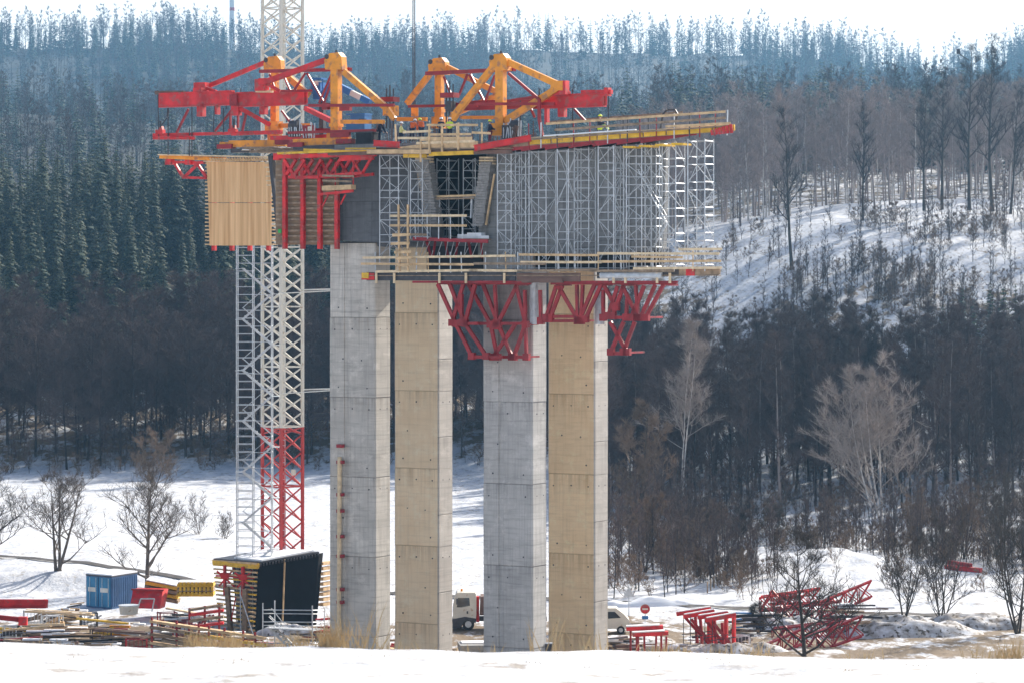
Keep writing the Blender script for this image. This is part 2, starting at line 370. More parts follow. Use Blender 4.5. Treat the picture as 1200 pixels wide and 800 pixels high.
scatter(145, 95, 680, 392, 455, fr, .74, 1.02, mind=1.6)
# spruces: rows up the slope behind, keep those that show
scatter(130, -660, 30, 548, 640, sp, .68, 1.15, mind=2.8)
scatter(125, -660, 30, 640, 700, sp, .8, 1.2, mind=2.8)
# --- far woods: each one mass of real trees
def wood(name, n, x0, x1, y0, y1, meshes, label, smin, smax, seed, dens=None):
    rd = random.Random(seed); V = []; Fi = []; Mi = []; nv = 0; mats_ = []
    src = []
    for (t, c) in meshes:
        for me in (t, c):
            v = np.empty(len(me.vertices)*3); me.vertices.foreach_get('co', v); v = v.reshape(-1, 3)
            fs = [tuple(p.vertices) for p in me.polygons]; mi = [p.material_index for p in me.polygons]
            base = len(mats_); mats_.extend(me.materials); src.append((v, fs, [base+i for i in mi]))
    # flatten faces by size for numpy
    groups = []
    for v, fs, mi in src:
        ls = np.concatenate([np.array(f) for f in fs]); ln = np.array([len(f) for f in fs]); groups.append((v, ls, ln, np.array(mi)))
    LV = []; LS = []; LN = []; LM = []; k = 0; c_ = 0
    while c_ < n and k < n*20:
        k += 1; y = rd.uniform(y0, y1); x = rd.uniform(x0, x1)/F*y
        if dens and rd.random() > dens(x, y): continue
        c_ += 1; i = rd.randrange(len(meshes)); s = rd.uniform(smin, smax); a = rd.uniform(0, 6.28); ca, sa = math.cos(a)*s, math.sin(a)*s; z = ground(x, y)
        for g_ in (groups[2*i], groups[2*i+1]):
            v, ls, ln, mi = g_; o = np.empty_like(v)
            o[:, 0] = v[:, 0]*ca-v[:, 1]*sa+x; o[:, 1] = v[:, 0]*sa+v[:, 1]*ca+y; o[:, 2] = v[:, 2]*s+z
            LV.append(o); LS.append(ls+nv); LN.append(ln); LM.append(mi); nv += len(v)
    V = np.concatenate(LV); LS = np.concatenate(LS); LN = np.concatenate(LN); LM = np.concatenate(LM)
    me = bpy.data.meshes.new(name); me.vertices.add(len(V)); me.vertices.foreach_set('co', V.ravel())
    me.loops.add(len(LS)); me.loops.foreach_set('vertex_index', LS)
    me.polygons.add(len(LN)); me.polygons.foreach_set('loop_start', np.concatenate([[0], np.cumsum(LN)[:-1]])); 
    for m in mats_: me.materials.append(m)
    me.polygons.foreach_set('material_index', LM); me.update(calc_edges=True)
    o = bpy.data.objects.new(name, me); COL.objects.link(o); tag(o, label, kind='stuff'); return o
def lean(TC, tm, cm):
    p = proto('x', 'x', TC, tm, cm, '', '', ''); return (p[1], p[2])
fb = [lean(bare_tree(19, 400+i, spread=.24, first=.18, nlimb=24, fine=1, ribbons=16, twig=.05, upright=.7), M['barkgrey'], M['barkgrey']) for i in range(4)]
fs_ = [lean(spruce(19, 500+i, wid=.17+.02*i, lite=True), M['bark'], [M['needle'], M['needle_sunlit']]) for i in range(5)]
fb2 = [lean(bare_tree(19, 440+i, spread=.30, first=.2, nlimb=15, fine=1, ribbons=9, twig=.14, upright=.8), M['barkgrey'], M['crownr']) for i in range(4)]
wood('right_wood_depths', 110, 90, 700, 440, 505, [(q[1], q[2]) for q in fr], 'dark depths of the bare wood on the right', .7, .98, 9)
wood('left_wood_depths', 80, -690, 110, 505, 545, [(q[1], q[2]) for q in fl], 'dark depths of the bare tree belt on the left', .8, 1.1, 10)
def mixd(x, y): return 1.0 if mn.noise((x*.006, y*.006, 2)) > -.05 else .12
def mixb(x, y): return 1.0 if mn.noise((x*.006, y*.006, 2)) < .08 else .15
def mixd(x, y): return 1.0 if mn.noise((x*.006, y*.006, 2)) > -.05 else .12
def mixb(x, y): return 1.0 if mn.noise((x*.006, y*.006, 2)) < .08 else .15
def mixd2(x, y): return 1.0 if mn.noise((x*.004, y*.004, 5)) > -.12 else .1
fb4 = [lean(bare_tree(22, 480+i, spread=.2, first=.32, nlimb=10, fine=1, ribbons=7, twig=.16, upright=1.0), M['barkgrey'], M['crownr']) for i in range(4)]
wood('near_ridge_wood', 900, -720, 720, 1000, 1780, fs_+fs_[:2]+fb2, 'mixed wood on the nearer misty hill', .8, 1.5, 1, dens=mixd)
wood('near_ridge_bare_wood', 520, -720, 720, 1050, 1780, fb2+fb4, 'bare wood on the nearer misty hill', .8, 1.35, 2, dens=mixb)
wood('far_conifer_wood', 1750, -720, 720, 2250, 2920, fs_+fb4[:2], 'pale hazy conifer wood on the far hill', 1.1, 1.9, 21, dens=mixd2)
wood('far_bare_wood', 1100, -720, 720, 2250, 2920, fb4, 'pale hazy bare wood on the far hill', 1.0, 1.6, 22)
wood('ridge_wood', 420, -720, 720, 2880, 3000, fb4+fb4+fs_[:3], 'trees along the skyline of the far ridge', 1.1, 2.0, 3, dens=lambda x, y: .12 if 360 < x < 470 else (.3+.7*float(mn.noise((x*.009, 0, 7)) > -.1)))
fp_ = [lean(bare_tree(21, 460+i, spread=.20, first=.22+.08*(i % 3), nlimb=20, fine=1, ribbons=14, twig=.05, upright=.9), M['birch'] if i % 3 == 0 else M['palewood'], M['palewood']) for i in range(6)]
wood('spruce_depths', 260, -700, 30, 700, 800, fs_, 'rear of the spruce stand on the left slope', .9, 1.3, 30)
wood('hillside_wood', 400, 90, 700, 666, 860, fp_, 'grey bare wood standing above the snowy slope', .85, 1.35, 4)
wood('hillside_conifer_wood', 300, 60, 700, 860, 1050, fs_, 'hazy conifers behind the bare hillside wood', .8, 1.25, 5)
# brush on the slope and under the woods
sh = [lean(bare_tree(3.2, 600+i, spread=.6, first=.05, nlimb=14, fine=1, ribbons=10, twig=.04, upright=.9, multi=6, trunk_r=.03), M['barkgrey'], M['barkwarm']) for i in range(3)]
sap = [lean(bare_tree(7, 620+i, spread=.20, first=.15, nlimb=16, fine=1, ribbons=7, twig=.018, upright=1.3, trunk_r=.05), M['barkgrey'], M['crownr']) for i in range(3)]
def clump(x, y): return (1.0 if mn.noise((x*.045, y*.03, 2)) > .02 else .2)*(1 if y < 590 else .3)
wood('slope_brush', 900, 130, 700, 520, 645, sh[:2]+sap, 'leafless brush and saplings scattered over the snowy slope', .7, 1.5, 6, dens=clump)
wood('scrub', 620, 112, 700, 288, 388, sh+sap, 'leafless scrub spreading over the snow in front of the right wood', .5, 1.25, 17, dens=lambda x, y: (1.0 if mn.noise((x*.07, y*.035, 5)) > .12 else .06)*(.4 if ((x-33)/8)**2+((y-318)/14)**2 < 1 else 1))
wood('scrub', 90, 110, 215, 290, 385, sh+sap, 'dark thicket beside the rightmost pier', .8, 1.5, 18)
wood('undergrowth', 520, 95, 700, 384, 470, sh+sap, 'leafless undergrowth at the foot of the dark right wood', .6, 1.3, 7)
wood('undergrowth', 300, -680, 130, 478, 520, sh+sap, 'leafless undergrowth along the foot of the left wood', .6, 1.2, 8)
# single trees that stand out
def one(nm, TC, tm, cm, lab, px, Y, grp=None, z=None, cat='tree'):
    pr = proto('t', nm, TC, tm, cm, lab, cat, grp); return plant(pr, (px-600)/F*Y, Y, z=z)
one('bare_tree', bare_tree(11.5, 31, spread=.5, first=.10, nlimb=20, fine=3, ribbons=7, twig=.010, upright=1.0, multi=3, trunk_r=.30), M['barktan'], M['barktan'], 'spreading bare tree with several stems left of the blue container', 70, 303.5)
one('bare_tree', bare_tree(11.8, 35, spread=.48, first=.14, nlimb=20, fine=3, ribbons=7, twig=.010, upright=.8, trunk_r=.25), M['barktan'], M['barktan'], 'rounded bare tree with one straight trunk behind the blue container', 172, 298)
one('bare_tree', bare_tree(12, 37, spread=.5, first=.12, nlimb=20, fine=3, ribbons=10, twig=.011, upright=.8, multi=2, trunk_r=.3), M['bark'], M['bark'], 'bare tree cut by the left edge of the view', -28, 304)
one('bare_tree', bare_tree(9.5, 39, spread=.42, first=.05, nlimb=34, fine=2, ribbons=14, twig=.02, upright=.8, multi=3, trunk_r=.16), M['bark'], M['barkwarm'], 'dense round brown tree beside the shaded edge of the left wood', 180, 452)
one('bare_tree', bare_tree(10.5, 43, spread=.5, first=.20, nlimb=20, fine=3, ribbons=6, twig=.008, upright=.8, trunk_r=.22), M['bark'], M['bark'], 'dark bare tree in front of the heap of red lattice trusses', 945, 232)
one('willow_tree', bare_tree(17, 47, spread=.30, first=.06, nlimb=44, fine=2, ribbons=16, twig=.035, upright=.9, multi=3, trunk_r=.3), M['bark'], M['barkwarm'], 'brown bushy tree rising right beside the rightmost pier', 742, 372)
one('willow_tree', bare_tree(9, 48, spread=.36, first=.04, nlimb=44, fine=2, ribbons=16, twig=.025, upright=.7, multi=5, trunk_r=.14), M['bark'], M['barkwarm'], 'low dark brown thicket tree at the foot of the rightmost pier', 756, 318)
one('birch_tree', bare_tree(21, 53, spread=.42, first=.16, nlimb=56, fine=2, ribbons=24, twig=.026, upright=.85, multi=4, trunk_r=.24), M['birch'], M['birchtwig'], 'pale frosted birch with white stems standing alone before the dark right wood', 1034, 372)
one('birch_tree', bare_tree(26, 54, spread=.18, first=.35, nlimb=34, fine=2, ribbons=14, twig=.022, upright=1.0, multi=2, trunk_r=.2), M['birch'], M['birchtwig'], 'tall pale birch at the left edge of the dark right wood', 797, 394)
for x_, Y_, h_, lab in ((928, 598, 31, 'lone tall dark tree standing forward on the snowy slope'), (1011, 640, 24, 'thin tall tree on the slope crest above the patch of brush'), (1083, 655, 27, 'slim crooked tree on the slope crest'), (1104, 655, 29, 'slim tree on the slope crest next to the forked one'), (1136, 650, 34, 'very tall forked tree on the slope crest carrying the box'), (1163, 645, 36, 'tallest tree on the slope crest near the right edge'), (1184, 640, 26, 'leaning tree at the right end of the slope crest')):
    one('bare_tree', bare_tree(h_, 700+x_, spread=.20, first=.30, nlimb=26, fine=2, ribbons=9, twig=.017, upright=1.3, trunk_r=h_*.012), M['bark'], M['barkgrey'], lab, x_, Y_, 'tall trees standing out on the slope crest')
shl = [('shrub', 'leafless shrub right of the rounded bare tree, nearest to the stair tower', 262, 352, 3.6), ('shrub', 'large leafless shrub right of the rounded bare tree', 232, 356, 5.5), ('shrub', 'leafless shrub tucked behind the rounded bare tree', 205, 362, 4.6)]
for nm, lab, x_, Y_, h_ in shl:
    one('shrub', bare_tree(h_, 800+x_, spread=.42, first=.06, nlimb=45, fine=1, ribbons=9, twig=.010, upright=1.0, multi=9, trunk_r=.045), M['barktan'], M['barktan'], lab, x_, Y_, 'leafless shrubs on the left snowfield', cat='shrub')
shr = [(830, 345, 5, 'sparse shrub on the snow below the wood, left of the fence'), (868, 352, 4.5, 'sparse shrub on the snow just right of the fence'), (905, 350, 6, 'slender bush midway between the fence and the birch'), (972, 350, 6, 'reddish bush at the left foot of the pale birch'), (1075, 350, 7, 'brown bush at the right foot of the pale birch'), (1130, 330, 9, 'broad brown thicket right of the pale birch'), (1175, 318, 12, 'dark thicket against the right edge of the view'), (1192, 262, 13, 'dark bare tree rising from the lower right corner'), (700, 300, 3, 'low bush peeping out by the rightmost pier'), (890, 262, 3, 'tangled bush left of the red lattice heap'), (1060, 275, 9, 'thin bare tree right of the red lattice heap'), (1105, 268, 10, 'thin bare tree in the lower right part of the view')]
for x_, Y_, h_, lab in shr:
    one('shrub' if h_ < 9 else 'bare_tree', bare_tree(h_, 900+x_, spread=.34, first=.1, nlimb=40, fine=2, ribbons=6, twig=.014, upright=1.2, multi=5, trunk_r=.03+.010*h_), M['bark'], M['barkwarm'] if x_ in (972, 1075, 1130) else M['bark'], lab, x_, Y_, 'leafless bushes and thickets on the right', cat='shrub' if h_ < 9 else 'tree')
for x_, Y_ in ((815, 372), (850, 378), (886, 380), (925, 376), (955, 380), (1005, 378)):
    pass

sps = [proto('s', 'spruce_tree', spruce(9, 350+i, wid=.2), M['bark'], [M['needle'], M['needle_sunlit']], 'small spruce', 'spruce', 'small spruces on the right end of the snowy slope') for i in range(2)]
for k, (x_, Y_, s_) in enumerate(((1105, 548, .8), (1128, 552, 1.0), (1142, 540, 1.2), (1160, 556, 1.0), (1176, 545, 1.3), (1190, 552, 1.1), (1040, 535, .6), (1012, 530, .55))):
    plant(sps[k % 2], (x_-600)/F*Y_, Y_, s_, k, label=['leftmost small spruce of the row low on the right slope', 'second small spruce from the left low on the right slope', 'third small spruce from the left low on the right slope', 'small spruce right of the middle of the row on the slope', 'tallest of the small spruces near the right edge', 'small spruce nearest the right edge of the view', 'tiny spruce standing apart above the pale birch', 'tiniest spruce left of the other one above the birch'][k])
# ------------------------------------------------------------------ bridge frame of reference: s along the deck, n towards the viewer's side, z up
CB, SB, YB = math.cos(R(30)), math.sin(R(30)), 225.0
A_ = Vector((CB, -SB, 0)); N_ = Vector((-SB, -CB, 0)); RZ = -R(30)
def Lw(s, n, z): return Vector((s*CB-n*SB, YB-s*SB-n*CB, z))
def Sx(px, n): u = (px-600)/F; return (u*(YB-n*CB)+n*SB)/(CB+u*SB)
def P(px, py, n):
    s = Sx(px, n); v = Lw(s, n, 0); v.z = CZ-(py-330)/F*v.y; return v
def Zq(px, py, n): return P(px, py, n).z
def concrete(name, c1, c2, stain=(.45, .27, .12), stainf=.0, lift=0.0, dark=.5):
    m = bpy.data.materials.new(name); m.use_nodes = True; N = m.node_tree.nodes; L = m.node_tree.links; b = N['Principled BSDF']
    b.inputs['Roughness'].default_value = .8; b.inputs['Specular IOR Level'].default_value = .25
    g = N.new('ShaderNodeNewGeometry')
    def dotv(v):
        d = N.new('ShaderNodeVectorMath'); d.operation = 'DOT_PRODUCT'; L.new(g.outputs['Position'], d.inputs[0]); d.inputs[1].default_value = v; return d.outputs['Value']
    def comb(x, y, z):
        cx = N.new('ShaderNodeCombineXYZ')
        for i, q in enumerate((x, y, z)):
            if isinstance(q, (int, float)): cx.inputs[i].default_value = q
            else: L.new(q, cx.inputs[i])
        return cx.outputs[0]
    def mt(op, a, b_=None):
        k = N.new('ShaderNodeMath'); k.operation = op
        for i, v in enumerate((a, b_)):
            if v is None: continue
            if isinstance(v, (int, float)): k.inputs[i].default_value = v
            else: L.new(v, k.inputs[i])
        return k.outputs[0]
    def ns(vec, sc, det=5, ro=.6):
        n = N.new('ShaderNodeTexNoise'); n.inputs['Scale'].default_value = sc; n.inputs['Detail'].default_value = det; n.inputs['Roughness'].default_value = ro; L.new(vec, n.inputs[0]); return n.outputs[0]
    def rg(v, a, b_, c=0, d=1):
        r = N.new('ShaderNodeMapRange'); r.inputs['From Min'].default_value = a; r.inputs['From Max'].default_value = b_; r.inputs['To Min'].default_value = c; r.inputs['To Max'].default_value = d; L.new(v, r.inputs[0]); return r.outputs[0]
    def mx(f, A, B, mode='MIX'):
        k = N.new('ShaderNodeMix'); k.data_type = 'RGBA'; k.blend_type = mode
        if isinstance(f, (int, float)): k.inputs['Factor'].default_value = f
        else: L.new(f, k.inputs['Factor'])
        for q, v in (('A', A), ('B', B)):
            if isinstance(v, tuple): k.inputs[q].default_value = (*v, 1)
            else: L.new(v, k.inputs[q])
        return k.outputs['Result']
    s = dotv(tuple(A_+N_*.37)); z = dotv((0, 0, 1)); 
    col = mx(rg(ns(comb(s, 0, z), .45, 6), .3, .7), c1, c2)
    # board cells: each panel column and board takes a slightly different tone
    cell = N.new('ShaderNodeTexWhiteNoise'); cell.noise_dimensions = '2D'
    L.new(comb(mt('FLOOR', mt('MULTIPLY', s, 1.02)), mt('FLOOR', mt('MULTIPLY', z, 1.9)), 0), cell.inputs[0])
    col = mx(mt('MULTIPLY', cell.outputs['Value'], .15), col, tuple(x*.62 for x in c2))
    strk = rg(ns(comb(mt('MULTIPLY', s, 5), 0, mt('MULTIPLY', z, .16)), 1.0, 4, .7), .50, .72)     # vertical streaks
    col = mx(mt('MULTIPLY', strk, dark), col, tuple(x*.5 for x in c2))
    hb = rg(ns(comb(mt('MULTIPLY', s, .35), 0, mt('MULTIPLY', z, 4.2)), 1.0, 3, .7), .50, .66)     # thin horizontal board lines
    col = mx(mt('MULTIPLY', hb, dark*.75), col, tuple(x*.5 for x in c2))
    zl = mt('FRACT', mt('DIVIDE', mt('SUBTRACT', z, lift), 6.0))
    line = mt('MAXIMUM', rg(zl, .0, .011, 1, 0), rg(zl, .992, 1.0))
    fs = mt('FRACT', mt('MULTIPLY', s, .51)); vl = rg(mt('ABSOLUTE', mt('SUBTRACT', fs, .5)), .0, .012, 1, 0)
    col = mx(mt('MULTIPLY', line, .6), col, tuple(x*.3 for x in c2)); col = mx(mt('MULTIPLY', vl, .3), col, tuple(x*.4 for x in c2))
    below = mt('MULTIPLY', rg(zl, .55, .98), rg(ns(comb(mt('MULTIPLY', s, 2.2), 3, mt('MULTIPLY', z, .12)), 1.0, 4, .7), .48, .66))
    pw = N.new('ShaderNodeTexWhiteNoise'); pw.noise_dimensions = '1D'; L.new(mt('FLOOR', mt('DIVIDE', mt('SUBTRACT', z, lift), 6.0)), pw.inputs['W'])
    col = mx(mt('MULTIPLY', pw.outputs['Value'], .28), col, tuple(x*.68 for x in c2))
    wet = mt('MULTIPLY', rg(zl, .72, 1.0), rg(ns(comb(mt('MULTIPLY', s, 3.0), 7, mt('MULTIPLY', z, .10)), 1.0, 5, .7), .44, .62))
    col = mx(mt('MULTIPLY', wet, .55), col, tuple(x*.42 for x in c2))
    blot = rg(ns(comb(s, 5, z), .9, 7, .75), .54, .66); col = mx(mt('MULTIPLY', blot, .3), col, tuple(min(.9, x*1.35) for x in c1))
    if stainf: col = mx(mt('MULTIPLY', below, stainf), col, stain)
    L.new(col, b.inputs['Base Color'])
    bm = N.new('ShaderNodeBump'); bm.inputs['Strength'].default_value = .35; bm.inputs['Distance'].default_value = .03
    L.new(mt('ADD', ns(comb(mt('MULTIPLY', s, .6), 0, mt('MULTIPLY', z, 5)), 1.4, 4), mt('MULTIPLY', line, -3)), bm.inputs['Height']); L.new(bm.outputs[0], b.inputs['Normal'])
    return m
def pier(name, label, pl, pr, n0, py_j, c1, c2, stainf, ztop, dark=.5, groove=None, warm=False):
    z1 = Zq(pl, py_j, n0); lift = z1-math.floor(z1/6)*6
    m_ = concrete(name+'_concrete', c1, c2, stainf=stainf, lift=lift, dark=dark)
    s0, s1 = Sx(pl, n0), Sx(pr, n0); T = 2.15
    root = thing('bridge_pier', Lw((s0+s1)/2, n0-T/2, 0), label, 'bridge pier', 'four concrete piers of the unfinished bridge')
    b = MB(); zb = -1.5; z = lift-6; rd_ = random.Random(int(pl))
    while z < ztop:
        za = max(z, zb); zt = min(z+6, ztop); e = rd_.uniform(-.012, .012); c = .10
        # lift with chamfered corners and, where there is one, a shallow upright groove
        q = [(s0-e+c, n0+e), (s1+e-c, n0+e), (s1+e, n0+e-c), (s1+e, n0-T+c), (s1+e-c, n0-T), (s0-e+c, n0-T), (s0-e, n0-T+c), (s0-e, n0+e-c)]
        if groove:
            g0, g1 = Sx(groove[0], n0), Sx(groove[1], n0)
            q = [q[0], (g0, n0+e), (g0+.03, n0+e-.09), (g1-.03, n0+e-.09), (g1, n0+e)]+q[1:]
        if zt > za+.05: b.prism([Lw(a, n_, za) for a, n_ in q][::-1], (0, 0, zt-za-.012))
        # recessed joint
        if zt < ztop: b.prism([Lw(s0+.05+(s1-s0-.1)*k, n0-.04-(T-.08)*l, zt-.012) for k, l in ((0, 0), (0, 1), (1, 1), (1, 0))], (0, 0, .012))
        z += 6
    so = b.build('shaft', [m_, SIDE_SHADE] if warm else m_, root)
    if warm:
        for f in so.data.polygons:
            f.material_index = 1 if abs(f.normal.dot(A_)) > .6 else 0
    h = MB()   # anchor holes below every joint
    z = lift
    while z < ztop:
        for f, dz in ((.12, -.9), (.2, .75), (.5, -.85), (.82, .7), (.86, -.9), (.3, -3.1), (.7, -3.2)):
            if rd_.random() < .75 and z+dz > 0 and z+dz < ztop: 
                c_ = Lw(s0+(s1-s0)*f, n0+.014, z+dz); h.tube(c_-N_*.03, c_+N_*.006, .05+.02*rd_.random(), n=8)
        for l in (.3, .75):
            c_ = Lw(s1+.013, n0-T*l, z-.85)
            if z < ztop: h.tube(c_-A_*.03, c_+A_*.006, .045, n=8)
        z += 6
    h.build('anchor_holes', M['steel'], root)
    return root
SIDE_SHADE = concrete('pier_side_shade', (.58, .54, .49), (.46, .42, .38), dark=.4)  # weaker light on the warm piers' sides, put into a greyer colour
pier('far_right', 'warm ochre pier furthest right with rust streaks down its middle', 642, 697, -7.5, 461, (.90, .70, .45), (.82, .60, .36), .5, 33.0, .32, warm=True)  # both far piers: light on their fronts put into a brighter warm concrete
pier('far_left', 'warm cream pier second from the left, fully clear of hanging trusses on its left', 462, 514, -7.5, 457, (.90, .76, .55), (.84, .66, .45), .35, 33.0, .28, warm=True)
pier('near_right', 'cool grey pier third from the left below the deepest red hanging truss', 566, 624, 0, 470, (.60, .58, .55), (.42, .405, .39), .0, 33.0, .55, groove=(584, 590))
P1 = pier('near_left', 'grey weathered pier furthest left with a pale pipe strapped to its foot', 386, 440, 0, 372, (.66, .62, .56), (.46, .43, .39), .12, 32.9, .6, groove=(403, 409))
# pump pipe on the left pier
r = thing('pump_pipe', P(398, 768, .25), 'thin pale upright pipe strapped to the leftmost pier', 'pipe')
part('pipe', M['woodpale'], r, lambda m: m.tube(P(398, 535, .28), P(397, 775, .28), .17, n=8))
for y_ in (522, 541, 579, 598, 628, 651, 690, 705):
    part('clamp', M['darkred'], r, lambda m: (m.beam(P(395.5, y_, .2), P(402.5, y_, .2), .34, .26), m.tube(P(401, y_+1.6, .5), P(401, y_-1.6, .5), .16, n=6)))
# ------------------------------------------------------------------ superstructure
M['webc'] = concrete('web_concrete', (.17, .175, .185), (.11, .115, .125), dark=.65)  # shade on the left web put into a darker concrete tone
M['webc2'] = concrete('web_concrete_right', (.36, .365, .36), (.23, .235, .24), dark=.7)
root = thing('bridge_deck', Lw(0, -4.5, 33), 'grey concrete box girder of the bridge resting on the four piers', 'bridge deck')
def wall(m, pxy, n0, t):
    m.prism([P(x, y, n0) for x, y in pxy], -N_*t)
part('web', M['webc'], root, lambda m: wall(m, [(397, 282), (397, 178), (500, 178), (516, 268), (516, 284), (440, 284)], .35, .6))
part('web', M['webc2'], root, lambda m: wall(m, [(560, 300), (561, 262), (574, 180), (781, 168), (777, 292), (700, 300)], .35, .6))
zt, zb_ = 40.0, 32.6
part('far_web', M['dark'], root, lambda m: m.beam(Lw(Sx(430, -9.6), -9.6, 36.4), Lw(Sx(762, -9.6), -9.6, 36.4), .5, 6.8))  # near black colour paints in the shade inside the gap
def slab(m, x0, x1, na, nb, z0, t, d0=0, d1=0):
    m.prism([Lw(Sx(x0, na), na, z0), Lw(Sx(x1, na), na, z0), Lw(Sx(x1+d1, nb), nb, z0), Lw(Sx(x0+d0, nb), nb, z0)][::-1], (0, 0, t))
part('diaphragm', M['webc'], root, lambda m: [m.prism([Lw(Sx(x_, -.3), -.3, 33.1), Lw(Sx(x_+4, -.3), -.3, 33.1), Lw(Sx(x2, -9.2), -9.2, 33.1), Lw(Sx(x2-4, -9.2), -9.2, 33.1)][::-1], (0, 0, 6.6)) for x_, x2 in ((432, 480), (500, 506), (570, 574), (650, 700), (768, 764))])
part('bottom_slab', M['webc'], root, lambda m: slab(m, 400, 774, -.3, -9.2, 32.62, .4, 30, -8))
part('top_slab', M['webc2'], root, lambda m: slab(m, 392, 782, 1.5, -11, 39.95, .3, 20, -12))
part('recess_shade', M['dark'], root, lambda m: m.prism([P(500, 287, -.4), P(776, 292, -.4), P(776, 318, -.4), P(500, 318, -.4)][::-1], -N_*.2))  # dark sheet added for the shade in the recess under the webs
ZD = 40.3    # walking level on top
# stacks of grey boards forming the raked stop ends of the gap
def stop_end(label, a, b, w):
    r = thing('stop_end_form', P(b[0], b[1], .8), label, 'formwork', 'raked stop-end forms either side of the gap in the deck')
    m = MB(); N_b = 24; rdd = random.Random(int(a[0]))
    for i in range(N_b):
        t = i/(N_b-1); x = a[0]+(b[0]-a[0])*t; y = a[1]+(b[1]-a[1])*t; j = rdd.uniform(-.8, .8)
        m.beam(P(x-w/2+j, y, .85), P(x+w/2+j, y, .85), .9, .17)
    m.build('board_stack', M['grboard'], r)
    part('prop', M['wood'], r, lambda m: m.beam(P(a[0]+(w/2+1)*(1 if a[0] > 540 else -1), a[1]+12, 1.05), P(b[0]+(w/2)*(1 if a[0] > 540 else -1), b[1], 1.05), .12, .12))
    part('top_block', M['woodpale'], r, lambda m: [m.beam(P(a[0]-w/2-2, a[1]-k*3.4, .9), P(a[0]+w/2+1, a[1]-k*3.4, .9), .5, .13) for k in (0, 1, 2)])
M['grboard'] = mat('grey_board_edges', (.27, .26, .25), .85, var=.3, scale=4)
stop_end('raked stack of grey boards closing the left side of the gap', (498, 190), (509, 264), 15)
stop_end('raked stack of grey boards closing the right side of the gap', (572, 192), (563, 264), 13)
# plank shelf across the gap
r = thing('plank_shelf', P(535, 231, .3), 'brown plank shelf wedged across the dark gap in the deck', 'plank shelf')
part('plank', M['wood'], r, lambda m: m.beam(P(504, 231, .6), P(564, 229, .6), .5, .16))
part('edge_board', M['woodgrey'], r, lambda m: m.beam(P(507, 233.5, .9), P(556, 232.5, .9), .05, .12))
part('prop', M['galv'], r, lambda m: (m.tube(P(553, 231, .6), P(552, 256, .6), .09), m.tube(P(515, 232, .6), P(515, 262, .6), .05)))
# ------------------------------------------------------------------ scaffold towers in front of the webs
def tower(pa, pb, n0, n1, y0, y1, label, lifts=5):
    sa, sb = Sx(pa, n0), Sx(pb, n0); z0, z1 = Zq(pa, y0, n0), Zq(pa, y1, n0)
    r = thing('scaffold_tower', Lw((sa+sb)/2, (n0+n1)/2, z0), label, 'scaffold tower', 'galvanised scaffold towers standing against the web')
    for s_ in (sa, sb):
        for n_ in (n0, n1): part('standard', M['galv'], r, lambda m: m.tube(Lw(s_, n_, z0), Lw(s_, n_, z1), .042, n=6))
    h = (z1-z0)/lifts
    for i in range(lifts+1):
        z = z0+h*i-(.15 if i == lifts else 0)+(.1 if i == 0 else 0)
        for dz in ((0, .55) if 0 < i < lifts else (0,)):
            part('ledger_frame', M['galv'], r, lambda m: ([m.tube(Lw(sa, n_, z+dz), Lw(sb, n_, z+dz), .027, n=5) for n_ in (n0, n1)], [m.tube(Lw(s_, n0, z+dz), Lw(s_, n1, z+dz), .027, n=5) for s_ in (sa, sb)]))
        if i < lifts:
            f = (i+int(pa)) % 2; g = (i+int(pb)) % 3
            part('brace', M['galv'], r, lambda m: (m.tube(Lw(sa if f else sb, n0, z+.6), Lw(sb if f else sa, n0, z+h), .024, n=5), m.tube(Lw(sb if f else sa, n1, z+.3), Lw(sa if f else sb, n1, z+h), .024, n=5),
                m.tube(Lw(sa, n0 if g else n1, z+.3), Lw(sa, n1 if g else n0, z+h), .024, n=5), m.tube(Lw(sb, n1 if f else n0, z+.3), Lw(sb, n0 if f else n1, z+h), .024, n=5)))
tw = [(445, 467, 2.4, 1.0, 310, 180, 'leftmost scaffold tower beside the red bracket frames'),
      (481, 495, 2.0, .9, 282, 186, 'narrow scaffold tower just left of the gap'),
      (512, 526, -.8, -2.2, 300, 186, 'scaffold tower inside the gap, left of the pair'),
      (543, 557, -.8, -2.2, 300, 186, 'scaffold tower inside the gap, right of the pair'),
      (583, 599, 2.4, 1.2, 316, 178, 'scaffold tower directly right of the gap'),
      (620, 640, 2.4, 1.0, 316, 176, 'scaffold tower above the red lift platform of the third pier'),
      (653, 666, 2.9, 1.5, 316, 175, 'slim scaffold tower in the middle of the right web'),
      (673, 690, 1.9, .9, 316, 173, 'scaffold tower set back against the middle of the right web'),
      (701, 719, 2.6, 1.1, 316, 171, 'scaffold tower under the sitting worker'),
      (734, 752, 2.6, 1.1, 314, 168, 'scaffold tower near the right end of the web'),
      (604, 616, 1.6, .7, 316, 177, 'thin scaffold tower tight against the web between two larger ones'),
      (721, 731, 1.5, .7, 316, 170, 'thin scaffold tower tight against the web right of the sitting worker'),
      (756, 769, 1.7, .8, 314, 168, 'scaffold tower tight against the web just before its corner'),
      (773, 792, 2.4, 1.0, 312, 166, 'scaffold tower at the very corner of the web'),
      (806, 826, 2.6, 1.2, 312, 163, 'free standing outermost scaffold tower at the right end')]
for k_, t_ in enumerate(tw): tower(*t_, lifts=[5, 4, 5, 5, 6, 5, 4, 6, 5, 6, 5, 4, 6, 5, 5][k_])
